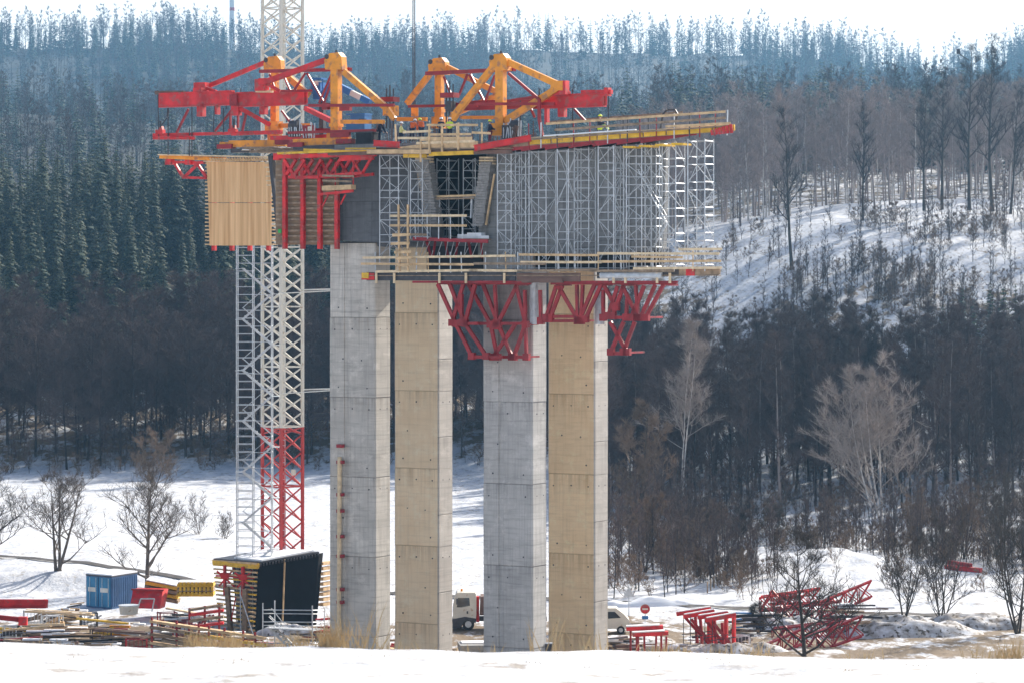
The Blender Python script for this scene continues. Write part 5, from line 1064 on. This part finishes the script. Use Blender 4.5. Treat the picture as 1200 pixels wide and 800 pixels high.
part('tub_body', M['white'], r, lambda m: m.tube(AP(151, 719, 261), AP(151, 709, 261), .75, .85, n=12)); part('tub_rim', M['galv'], r, lambda m: m.tube(AP(151, 709.2, 261), AP(151, 708.2, 261), .9, n=12))
# --- red trestles
def trestle(i, x0, y0, x1, y1, base, Y, lab):
    r = thing('red_trestle', GP((x0+x1)/2, Y), lab, 'trestle', 'red steel trestles right of the piers')
    part('top_beam', M['red'], r, lambda m: m.beam(AP(x0, y0, Y), AP(x1, y1, Y+.8), .25, .32))
    part('top_snow', M['snow'], r, lambda m: m.beam(AP(x0+1, y0-3, Y), AP(x1-1, y1-3, Y+.8), .24, .07))
    part('leg', M['red'], r, lambda m: m.beam(AP(x1-2, y1+2, Y+.7), AP(x1-2, base, Y+.7), .26, .26))
    part('raking_leg', M['redh'], r, lambda m: m.beam(AP(x0+9, y0+3, Y), AP(x1-4, base-3, Y+.5), .2, .22))
    part('leg', M['redh'], r, lambda m: m.beam(AP(x0+(x1-x0)*.55, y0+3, Y+.5), AP(x0+(x1-x0)*.55+2, base-2, Y+.5), .2, .2))
    part('tie', M['steel'], r, lambda m: (m.tube(AP(x0+6, y0+24, Y), AP(x1, y0+20, Y+.5), .04), m.tube(AP(x0+8, y0, Y), AP(x0+8, base+2, Y), .035)))
trestle(0, 793, 719, 833, 713, 755, 252, 'first red trestle from the left, set furthest back')
trestle(1, 801, 722, 837, 716, 756, 251, 'second red trestle from the left')
trestle(2, 818, 723, 853, 718, 758, 250, 'third red trestle from the left')
trestle(3, 827, 726, 862, 720, 760, 249, 'last red trestle on the right, nearest to us')
for i, (x0, y0, x1, y1, lab) in enumerate(((734, 736, 777, 734, 'low red table with snow on top behind the other one'), (741, 743, 783, 741, 'low red table with snow on top nearest to us'))):
    r = thing('red_table', GP(760, 248-i), lab, 'table', 'low red steel tables beside the rightmost pier')
    part('table_top', M['red'], r, lambda m: m.beam(AP(x0, y0, 248-i), AP(x1, y1, 248-i), .8, .3)); part('top_snow', M['snow'], r, lambda m: m.beam(AP(x0, y0-3, 248-i), AP(x1-4, y1-3, 248-i), .7, .09))
    for x_ in (x0+5, x0+14, x1-8, x1-2): part('leg', M['redh'], r, lambda m: m.beam(AP(x_, y0+2, 248-i), AP(x_+rs.uniform(-1, 1), 768, 248-i), .13, .13))
# --- lattice trusses heaped on the right
def lat(a, b, h, mm, r):
    a = Vector(a); b = Vector(b); d = (b-a); n = max(3, int(d.length/1.1)); upv = Vector((0, .25, 1)).normalized()*h
    def f(m):
        m.beam(a, b, .16, .16); m.beam(a+upv, b+upv, .16, .16)
        for k in range(n):
            p, q = a.lerp(b, k/n), a.lerp(b, (k+1)/n); m.beam(p, q+upv, .09, .09); m.beam(q, p+upv, .09, .09); m.beam(p, p+upv, .09, .09)
    part('lattice', M[mm], r, f)
lt = [(890, 716, 960, 706, 272, 1.2, 'red', 'light red lattice truss at the back with a peaked end'), (900, 735, 985, 725, 266, 1.5, 'redh', 'middle red lattice truss behind the dark bare tree'), (905, 758, 990, 748, 258, 1.5, 'darkred', 'dark red lattice truss lying along the snow'),
      (940, 770, 1010, 745, 252, 1.6, 'redh', 'nearest red lattice truss, tilted up to the right'), (960, 725, 1020, 700, 268, 1.4, 'red', 'red lattice truss leaning against the brown boards'), (885, 778, 945, 752, 250, 1.2, 'redh', 'small dark red truss by the foot of the bare tree')]
for x0, y0, x1, y1, Y_, h_, mm, lab in lt:
    r = thing('lattice_truss', AP((x0+x1)/2, (y0+y1)/2, Y_), lab, 'lattice truss', 'red lattice trusses heaped on the right')
    lat(AP(x0, y0, Y_), AP(x1, y1, Y_+1), h_, mm, r); lat(AP(x0+2, y0-2, Y_+1.3), AP(x1+2, y1-2, Y_+2.3), h_, mm, r)
    part('end_bar', M[mm], r, lambda m: (m.beam(AP(x0+15, y0-25, Y_+.6), AP(x0, y0, Y_), .14, .14), m.beam(AP(x0+15, y0-25, Y_+.6), AP(x0+34, y0-3, Y_), .14, .14)))
r = thing('red_beam_bundle', GP(1130, 300), 'bundle of faded red beams far back at the lower right', 'beam bundle')
part('beam', M['red'], r, lambda m: m.beam(AP(1108, 664, 318), AP(1150, 668, 316), .6, .5)); part('beam', M['redh'], r, lambda m: m.beam(AP(1112, 658, 319), AP(1138, 662, 317), .5, .4))
part('bearer', M['woodgrey'], r, lambda m: [m.beam(AP(x_, 670, 317), GP(x_, 317), .3, .3) for x_ in (1115, 1142)])
# --- truck
def wheel(r, c, rad, w_):
    t = part('wheel', M['rubber'], r, lambda m: m.tube(c+Vector((0, -w_/2, 0)), c+Vector((0, w_/2, 0)), rad, n=18)); part('rim', M['galv'], t, lambda m: m.tube(c+Vector((0, -w_/2-.02, 0)), c+Vector((0, -w_/2+.05, 0)), rad*.55, n=12))
Yk = 266; zk = ground(*GP(545, Yk)[:2]); r = thing('white_truck', Vector((AP(535, 735, Yk).x, Yk, zk)), 'white truck cab with a dark tipper body glimpsed between the middle piers', 'truck')
m_ = mpx(Yk); X = lambda px: (px-600)*m_
def prof(m, pts, y, t): m.prism([(X(a), y, zk+(736-b)*m_) for a, b in pts], (0, t, 0))
part('cab', M['white'], r, lambda m: prof(m, [(531, 722), (531, 707), (534, 694), (536, 692), (557, 692), (558, 694), (558, 722)][::-1], Yk-1.2, 2.4))
part('side_window', M['glass'], r, lambda m: prof(m, [(535.5, 709), (537, 698), (550, 698), (551, 707), (541, 709)][::-1], Yk-1.23, .04))
part('skirt', M['steel'], r, lambda m: prof(m, [(530, 733), (530, 723), (545, 720), (558, 722), (558, 727), (553, 727), (549, 724), (543, 726), (541, 733)][::-1], Yk-1.22, 2.4))
part('door_handle', M['steel'], r, lambda m: m.box((X(548), Yk-1.25, zk+(736-715)*m_), (.14, .05, .22)))
part('mirror', M['steel'], r, lambda m: m.box((X(536), Yk-1.45, zk+(736-702)*m_), (.14, .18, .5)))
part('exhaust_stack', M['red'], r, lambda m: m.box((X(560), Yk-.6, zk+(736-712)*m_), (.25, .5, 2.2)))
part('tipper_body', M['brownpanel'], r, lambda m: m.prism([(X(562), Yk-1.25, zk+1.3), (X(640), Yk-1.25, zk+1.3), (X(640), Yk-1.25, zk+2.9), (X(563), Yk-1.25, zk+2.9)], (0, 2.5, 0)))
part('chassis', M['steel'], r, lambda m: m.box((X(590), Yk, zk+.9), (7.5, 1, .35)))
for x_ in (549, 600, 622):
    for yy in (-1.0, 1.0): wheel(r, Vector((X(x_), Yk+yy, zk+.52)), .52, .32)
part('beacon', M['orange'], r, lambda m: m.tube((X(541), Yk, zk+(736-692)*m_), (X(541), Yk, zk+(736-689)*m_), .1))
# --- white van right of the piers
Yv = 262; zv = ground(*GP(728, Yv)[:2]); r = thing('white_van', Vector(((715-600)*Yv/F, Yv, zv)), 'white van parked half hidden by the rightmost pier', 'van')
mv_ = mpx(Yv); XV = lambda px: (px-600)*mv_; zz0 = 742
part('van_body', M['white'], r, lambda m: m.prism([(XV(a), Yv-1, zv+(zz0-b)*mv_) for a, b in [(670, 736), (670, 712), (722, 712), (731, 719), (737, 726), (738, 736)][::-1]], (0, 2, 0)))
part('side_window', M['glass'], r, lambda m: m.prism([(XV(a), Yv-1.03, zv+(zz0-b)*mv_) for a, b in [(712, 724), (712, 716), (720, 716), (727, 723)][::-1]], (0, .04, 0)))
part('bumper', M['steel'], r, lambda m: m.box((XV(737), Yv, zv+(zz0-734)*mv_), (.3, 2.05, .35)))
for x_ in (684, 727):
    for yy in (-.9, .9): wheel(r, Vector((XV(x_), Yv+yy, zv+.34)), .34, .24)
# --- road signs
r = thing('round_sign', GP(756, 270), 'round red road sign with a white bar beside the white van', 'road sign')
c_ = AP(756, 713, 270); part('sign_post', M['galv'], r, lambda m: m.tube((c_.x, 270.06, ground(c_.x, 270)), (c_.x, 270.06, c_.z+.3), .04))
def disc(m, c, rad, y, th): m.tube(Vector((c.x, y, c.z)), Vector((c.x, y-th, c.z)), rad, n=24)
part('sign_face', M['red'], r, lambda m: disc(m, c_, .40, 270, .03)); part('white_bar', M['white'], r, lambda m: m.box((c_.x, 269.96, c_.z), (.5, .012, .14))); part('white_edge', M['white'], r, lambda m: disc(m, c_, .44, 270.03, .02))
part('blue_plate', M['blue'], r, lambda m: m.box((c_.x, 269.96, c_.z-.75), (.55, .03, .3)))
r = thing('triangular_sign', GP(737, 275), 'grey back of a triangular road sign near the round one', 'road sign')
c_ = AP(737, 694, 275); part('sign_post', M['galv'], r, lambda m: m.tube((c_.x, 275.05, ground(c_.x, 275)), (c_.x, 275.05, c_.z+.4), .045))
part('sign_back', M['galv'], r, lambda m: m.prism([(c_.x-.5, 275, c_.z-.35), (c_.x+.5, 275, c_.z-.35), (c_.x, 275, c_.z+.6)], (0, -.03, 0)))
# --- fence up the slope on the right
r = thing('wire_fence', GP(850, 305), 'thin post and wire fence running up the snow towards the wood', 'fence')
fp = [(829+46*k/12, 297+22*k/12) for k in range(13)]
for x_, Y_ in fp: part('fence_post', M['woodgrey'], r, lambda m: m.tube(GP(x_, Y_, -.2), GP(x_, Y_, 1.15), .07, n=5))
part('wire', M['steel'], r, lambda m: [m.tube(GP(*fp[i], h_), GP(*fp[i+1], h_), .015, n=3, cap=False) for i in range(12) for h_ in (.5, 1.0)])
# --- banks of ploughed snow and blocks of spoil
def heap(px, Y, w, d, h, lab, seed, mt_='snow', name='snow_heap'):
    c = GP(px, Y); n = 26; V = []; Fs = []
    for j in range(n+1):
        for i in range(n+1):
            u, v = i/n*2-1, j/n*2-1; rr_ = math.sqrt(u*u+v*v); hh = max(0, 1-rr_**2)**.8
            x, y = c.x+u*w/2, c.y+v*d/2; V.append((x, y, ground(x, y)-.12+h*hh*(1+.5*mn.noise((x*.7, y*.7, seed)))+.15*h*mn.noise((x*2.5, y*2.5, seed))*min(1, hh*3)))
    for j in range(n):
        for i in range(n): Fs.append((j*(n+1)+i, j*(n+1)+i+1, (j+1)*(n+1)+i+1, (j+1)*(n+1)+i))
    m = MB(); m.add(V, Fs); o = m.build(name, M[mt_], None, smooth=True, loc=c); tag(o, lab, 'heap', 'ploughed heaps round the site')
M['dirtysnow'] = mat('dirty_snow', (.78, .79, .82), .85, var=.05, scale=1.2, col2=(.22, .18, .14), wear=(.10, .08, .06), wearscale=2.2, wearlo=.55, wearhi=.62, bump=.6, bscale=5)
for k, h_ in enumerate([(60, 247, 12, 3, .7, 'dirty ploughed snow at the lower left'), (120, 249, 9, 3, .5, 'dirty ploughed snow left of the long rack'), (225, 270, 7, 4, .7, 'grey snow heap under the yellow stacks'), (340, 262, 7, 3, .9, 'snow heap inside the stair stand'), (740, 256, 8, 4, .6, 'dirty snow beside the white van'), (805, 250, 10, 3, .6, 'grey snow rubble under the red trestles'), (870, 249, 8, 3, .8, 'grey snow rubble right of the red trestles'), (760, 285, 14, 3, .8, 'smooth ploughed bank behind the road signs'), (1060, 262, 14, 6, 1.3, 'snow bank at the lower right'), (1150, 268, 12, 6, 1.2, 'snow bank at the far lower right'), (930, 266, 9, 5, 1.1, 'snow heap under the lattice trusses')]):
    heap(*h_, seed=k, mt_='dirtysnow' if k not in (7,) else 'snow')
r = thing('stone_blocks', GP(560, 250), 'grey slab lying at the foot of the third pier', 'slab')
part('slab', M['webc2'], r, lambda m: m.box(GP(555, 250, .2), (2.4, 3, .7), .1)); part('slab_snow', M['snow'], r, lambda m: m.box(GP(555, 250.5, .6), (2.0, 1.5, .1), .1))
r = thing('water_tank', GP(644, 247), 'small green grey box beside the foot of the rightmost pier', 'box')
part('tank_body', M['steel'], r, lambda m: m.box(AP(643, 763, 226), (.5, .5, 1.3))); part('tank_lid', M['galv'], r, lambda m: m.box(AP(643, 753, 226), (.55, .55, .06)))
# --- far tower, box on the tree
Yw = 3060; r = thing('far_tower', Vector(((272-600)/F*Yw, Yw, ground((272-600)/F*Yw, Yw))), 'tall pale round tower with a red band on the far ridge', 'tower')
xw = (272-600)/F*Yw; b = ground(xw, Yw)
zb1 = CZ+(330-13)/F*Yw; zb2_ = CZ+(330-9)/F*Yw
part('tower_shaft', mat('tower_white', (.88, .88, .88), .6, var=.03), r, lambda m: (m.tube((xw, Yw, b-1), (xw, Yw, zb1), 3.6, 2.6, n=14), m.tube((xw, Yw, zb2_), (xw, Yw, 350), 2.58, 2.3, n=14)))
part('red_band', M['red'], r, lambda m: m.tube((xw, Yw, zb1), (xw, Yw, zb2_), 2.63, n=14))
q = AP(1123, 61, 649); r = thing('nest_box', q, 'small dark box high in the forked tree on the slope crest', 'box')
part('box_body', M['steel'], r, lambda m: m.box(q, (.7, .6, .95))); part('box_roof', M['dark'], r, lambda m: m.box(q+Vector((0, 0, .5)), (.85, .75, .08)))
part('box_arm', M['bark'], r, lambda m: m.beam(q+Vector((0, .2, -.3)), q+Vector((2.4, .6, -1.8)), .16, .16))
# --- dry grass on the crest
gm_ = MB()
def tuft(px, Y, n, h, w):
    for k in range(n):
        x_ = (px-600)/F*Y+rs.gauss(0, w); y_ = Y+rs.uniform(-.5, .5); z_ = ground(x_, y_)-.03; hh = h*rs.uniform(.4, 1.1); lx = rs.gauss(.0, .35)*hh; ly = rs.gauss(0, .2)*hh
        ww = rs.uniform(.006, .012); gm_.add([(x_-ww, y_, z_), (x_+ww, y_, z_), (x_+lx*.5+ww*.6, y_+ly*.5, z_+hh*.6), (x_+lx*.5-ww*.6, y_+ly*.5, z_+hh*.6), (x_+lx, y_+ly, z_+hh)], [(0, 1, 2, 3), (3, 2, 4)])
for px, n, h, w_ in ((228, 60, .45, .10), (250, 60, .35, .12), (272, 70, .40, .10), (255, 80, .28, .3), (350, 50, .35, .15), (382, 110, .55, .10), (392, 60, .45, .1), (405, 26, .95, .18), (430, 18, 1.1, .22), (300, 26, .3, .3), (470, 24, .3, .4), (640, 16, .9, .3), (700, 16, .6, .2), (770, 40, .30, .2), (800, 40, .22, .12), (850, 30, .3, .3), (890, 30, .35, .15), (1010, 18, .3, .3), (1185, 60, .5, .14), (1160, 40, .4, .3), (60, 20, .2, .4), (560, 14, .3, .3)):
    tuft(px, 60.3, n, h, w_)
for k in range(26): tuft(rs.uniform(0, 1200), rs.uniform(50, 59), 7, .07, .12)
o = gm_.build('dry_grass', M['drygrass'], None, loc=(0, 60, 23)); tag(o, 'blurred dry grass on the crest of the near snow slope', kind='stuff')
# ------------------------------------------------------------------ people
def skin(name, verts, edges, radii, mt_, parent, loc, rz, sub=1, root=0):
    me = bpy.data.meshes.new(name); me.from_pydata(verts, edges, [])
    o = bpy.data.objects.new(name, me); COL.objects.link(o)
    sk = o.modifiers.new('skin', 'SKIN'); me.skin_vertices.new() if not me.skin_vertices else None
    for i, rd_ in enumerate(radii):
        rr_ = rd_ if isinstance(rd_, tuple) else (rd_, rd_); me.skin_vertices[0].data[i].radius = rr_
        me.skin_vertices[0].data[i].use_root = (i == root)
    sk.use_smooth_shade = True
    sb = o.modifiers.new('sub', 'SUBSURF'); sb.levels = sub; sb.render_levels = sub
    dg = bpy.context.evaluated_depsgraph_get(); dg.update(); ev = o.evaluated_get(dg); nm = bpy.data.meshes.new_from_object(ev)
    bpy.data.objects.remove(o); nm.name = name; nm.materials.clear(); nm.materials.append(mt_)
    p = bpy.data.objects.new(name, nm); COL.objects.link(p); p.parent = parent; return p
M['skin'] = mat('skin', (.55, .33, .24), .6, var=.1); M['hiviz'] = mat('hi_viz_yellow', (.62, .85, .06), .6, var=.1, scale=6); M['hivizo'] = mat('hi_viz_orange', (.85, .16, .03), .6, var=.15, scale=6)
M['navy'] = mat('navy_cloth', (.015, .025, .06), .85, var=.3, scale=6); M['cream'] = mat('pale_yellow_cloth', (.70, .68, .28), .8, var=.2, scale=6); M['helmet_white'] = mat('white_helmet', (.8, .8, .8), .35, var=.05); M['helmet_yellow'] = mat('yellow_helmet', (.75, .85, .05), .35, var=.05); M['maroon'] = mat('maroon_cloth', (.16, .02, .05), .85, var=.3, scale=6); M['hair'] = mat('dark_hair', (.03, .02, .015), .8)
def person(pos, rz, pose, jacket, trousers, helmet, label, H=1.78):
    r = thing('person', pos, label, 'person', 'crew working on the deck'); r.rotation_euler = (0, 0, rz); k = H/1.78
    # figure faces -Y before rotation; joints in metres
    J = dict(pel=(0, 0, .95), wa=(0, 0, 1.10), ch=(0, 0, 1.34), nk=(0, 0, 1.50), h1=(0, -.01, 1.58), h2=(0, -.01, 1.70), sL=(.19, 0, 1.43), sR=(-.19, 0, 1.43), eL=(.25, .02, 1.15), eR=(-.25, .02, 1.15),
             wL=(.24, -.10, .93), wR=(-.24, -.10, .93), hL=(.10, 0, .90), hR=(-.10, 0, .90), kL=(.12, -.02, .50), kR=(-.12, .02, .50), aL=(.12, .03, .09), aR=(-.13, .06, .09), tL=(.13, -.16, .05), tR=(-.14, -.12, .05))
    if pose == 'work': J.update(eL=(.26, -.12, 1.20), eR=(-.26, -.10, 1.20), wL=(.14, -.36, 1.14), wR=(-.14, -.36, 1.12))
    if pose == 'lean':
        for q, (dy, dz) in dict(wa=(-.04, -.01), ch=(-.16, -.05), nk=(-.27, -.09), h1=(-.33, -.11), h2=(-.40, -.13), sL=(-.22, -.07), sR=(-.22, -.07), eL=(-.34, -.20), eR=(-.34, -.20), wL=(-.42, -.10), wR=(-.42, -.10)).items(): J[q] = (J[q][0], J[q][1]+dy, J[q][2]+dz)
    if pose == 'sit':
        d = -.62
        for q in ('pel', 'wa', 'ch', 'nk', 'h1', 'h2', 'sL', 'sR', 'hL', 'hR'): J[q] = (J[q][0], J[q][1], J[q][2]+d)
        J.update(eL=(.25, -.12, .62), eR=(-.25, -.12, .60), wL=(.12, -.34, .62), wR=(-.12, -.34, .62), kL=(.13, -.44, .42), kR=(-.13, -.42, .44), aL=(.12, -.62, .09), aR=(-.12, -.70, .09), tL=(.13, -.80, .06), tR=(-.13, -.88, .06))
    J = {q: tuple(c*k for c in v) for q, v in J.items()}
    def net(names, edges, rad, nm, mt_, par, root=0, extra=None):
        V = [J[n] for n in names]; E = [(names.index(a), names.index(b)) for a, b in edges]; return skin(nm, V, E, [x*k if not isinstance(x, tuple) else (x[0]*k, x[1]*k) for x in rad], mt_, par, pos, rz, 1, root)
    # hands: palm plus five short finger chains each
    names = ['pel', 'wa', 'ch', 'nk', 'h1', 'h2', 'sL', 'eL', 'wL', 'sR', 'eR', 'wR', 'hL', 'kL', 'aL', 'tL', 'hR', 'kR', 'aR', 'tR']
    body = net(names, [('pel', 'wa'), ('wa', 'ch'), ('ch', 'nk'), ('nk', 'h1'), ('h1', 'h2'), ('ch', 'sL'), ('sL', 'eL'), ('eL', 'wL'), ('ch', 'sR'), ('sR', 'eR'), ('eR', 'wR'), ('pel', 'hL'), ('hL', 'kL'), ('kL', 'aL'), ('aL', 'tL'), ('pel', 'hR'), ('hR', 'kR'), ('kR', 'aR'), ('aR', 'tR')],
               [.13, .12, .13, .055, .075, .10, .06, .045, .032, .06, .045, .032, .085, .06, .045, .035, .085, .06, .045, .035], 'body', M['skin'], r)
    for sd_ in ('L', 'R'):
        wv, ev_ = Vector(J['w'+sd_]), Vector(J['e'+sd_]); d = (wv-ev_).normalized(); side = d.cross(Vector((0, 0, 1)) if abs(d.z) < .9 else Vector((0, 1, 0))).normalized(); nn = side.cross(d)
        V = [tuple(wv), tuple(wv+d*.09)]; E = [(0, 1)]; Rr = [.028, .036]
        for f in range(4):
            b0 = wv+d*.09+side*(f-1.5)*.02; ln = (.055, .07, .065, .05)[f]; i = len(V); V += [tuple(b0+d*ln*.5-nn*.008), tuple(b0+d*ln*.85-nn*.035)]; E += [(1, i), (i, i+1)]; Rr += [.010, .008]
        i = len(V); V += [tuple(wv+d*.04+side*.045), tuple(wv+d*.08+side*.06-nn*.02)]; E += [(0, i), (i, i+1)]; Rr += [.011, .009]
        skin('hand', V, E, Rr, M['skin'], r, pos, rz, 1, 0)
    mj = M[jacket]; mt2 = M[trousers]
    net(['wa', 'ch', 'nk', 'sL', 'eL', 'wL', 'sR', 'eR', 'wR', 'pel'], [('pel', 'wa'), ('wa', 'ch'), ('ch', 'nk'), ('ch', 'sL'), ('sL', 'eL'), ('eL', 'wL'), ('ch', 'sR'), ('sR', 'eR'), ('eR', 'wR')], [.165, .185, .075, .095, .07, .05, .095, .07, .05, .165], 'jacket', mj, r, 1)
    net(['pel', 'hL', 'kL', 'aL', 'hR', 'kR', 'aR'], [('pel', 'hL'), ('hL', 'kL'), ('kL', 'aL'), ('pel', 'hR'), ('hR', 'kR'), ('kR', 'aR')], [.15, .115, .085, .07, .115, .085, .07], 'trousers', mt2, r)
    m = MB()
    for q in ('L', 'R'): m.beam(Vector(J['a'+q])+Vector((0, .08, -.02)), Vector(J['t'+q])+Vector((0, -.03, -.01)), .11, .11)
    def build_local(m, nm, mt_, par):
        me = bpy.data.meshes.new(nm); me.from_pydata([tuple(v) for v in m.v], [], m.f); me.materials.append(mt_); o = bpy.data.objects.new(nm, me); COL.objects.link(o); o.parent = par; return o
    build_local(m, 'boots', M['rubber'], r)
    c = Vector(J['h2'])+Vector((0, 0, .035)); m = MB(); rings = [(0, .135), (.05, .13), (.09, .105), (.12, .06), (.13, .01)]
    for (z0_, r0), (z1_, r1) in zip(rings[:-1], rings[1:]): m.tube(c+Vector((0, 0, z0_)), c+Vector((0, 0, z1_)), r0, r1, n=14, cap=False)
    m.box(c+Vector((0, -.13, .005)), (.18, .12, .02)); m.tube(c, c+Vector((0, 0, -.02)), .14, .14, n=14); build_local(m, 'helmet', M[helmet], r)
    m = MB(); h = Vector(J['h2']); fz = -.10*k
    m.prism([h+Vector((-.015, fz, -.01)), h+Vector((.015, fz, -.01)), h+Vector((0, fz, .03))], (0, -.03, 0)); m.box(h+Vector((.1, 0, 0)), (.02, .04, .06)); m.box(h+Vector((-.1, 0, 0)), (.02, .04, .06)); build_local(m, 'nose_and_ears', M['skin'], r)
    m = MB()
    for sx in (-.035, .035): m.box(h+Vector((sx, fz+.004, .025)), (.022, .01, .012))
    m.box(h+Vector((0, fz+.004, -.05)), (.05, .01, .010)); build_local(m, 'eyes_and_mouth', M['hair'], r)
    m = MB(); m.tube(h+Vector((0, .03, -.05)), h+Vector((0, .02, .03)), .085, .105, n=10); build_local(m, 'hair', M['hair'], r)
    return r
def on(px, feet, n): v = P(px, feet, n); return v
T = math.pi
person(on(470, 172, 1.2), R(100), 'work', 'cream', 'navy', 'helmet_white', 'worker in pale yellow jacket and white helmet at the left end of the crew')
person(on(483, 166, -1.5), R(150), 'lean', 'hivizo', 'navy', 'helmet_white', 'worker in orange jacket bending behind the fence planks, left one of two')
person(on(494, 165, -2.0), R(200), 'lean', 'hivizo', 'navy', 'helmet_yellow', 'worker in orange jacket next to the hoist rope, right one of two')
person(on(517, 167, .5), R(190), 'work', 'navy', 'navy', 'helmet_white', 'worker in dark clothes and white helmet left of the yellow vest')
person(on(527, 167, .9), R(180), 'work', 'hiviz', 'navy', 'helmet_white', 'worker in bright yellow vest seen from behind')
person(on(574, 170, .8), R(110), 'work', 'navy', 'maroon', 'helmet_yellow', 'worker in dark jacket and yellow helmet by the slanted red beam')
person(on(444, 168, -1.5), R(60), 'lean', 'navy', 'navy', 'helmet_yellow', 'worker in dark clothes bending behind the red steel channel')
person(on(703, 154.5, 1.6), R(75), 'sit', 'navy', 'hiviz', 'helmet_yellow', 'worker in navy top and bright trousers sitting on the right platform')
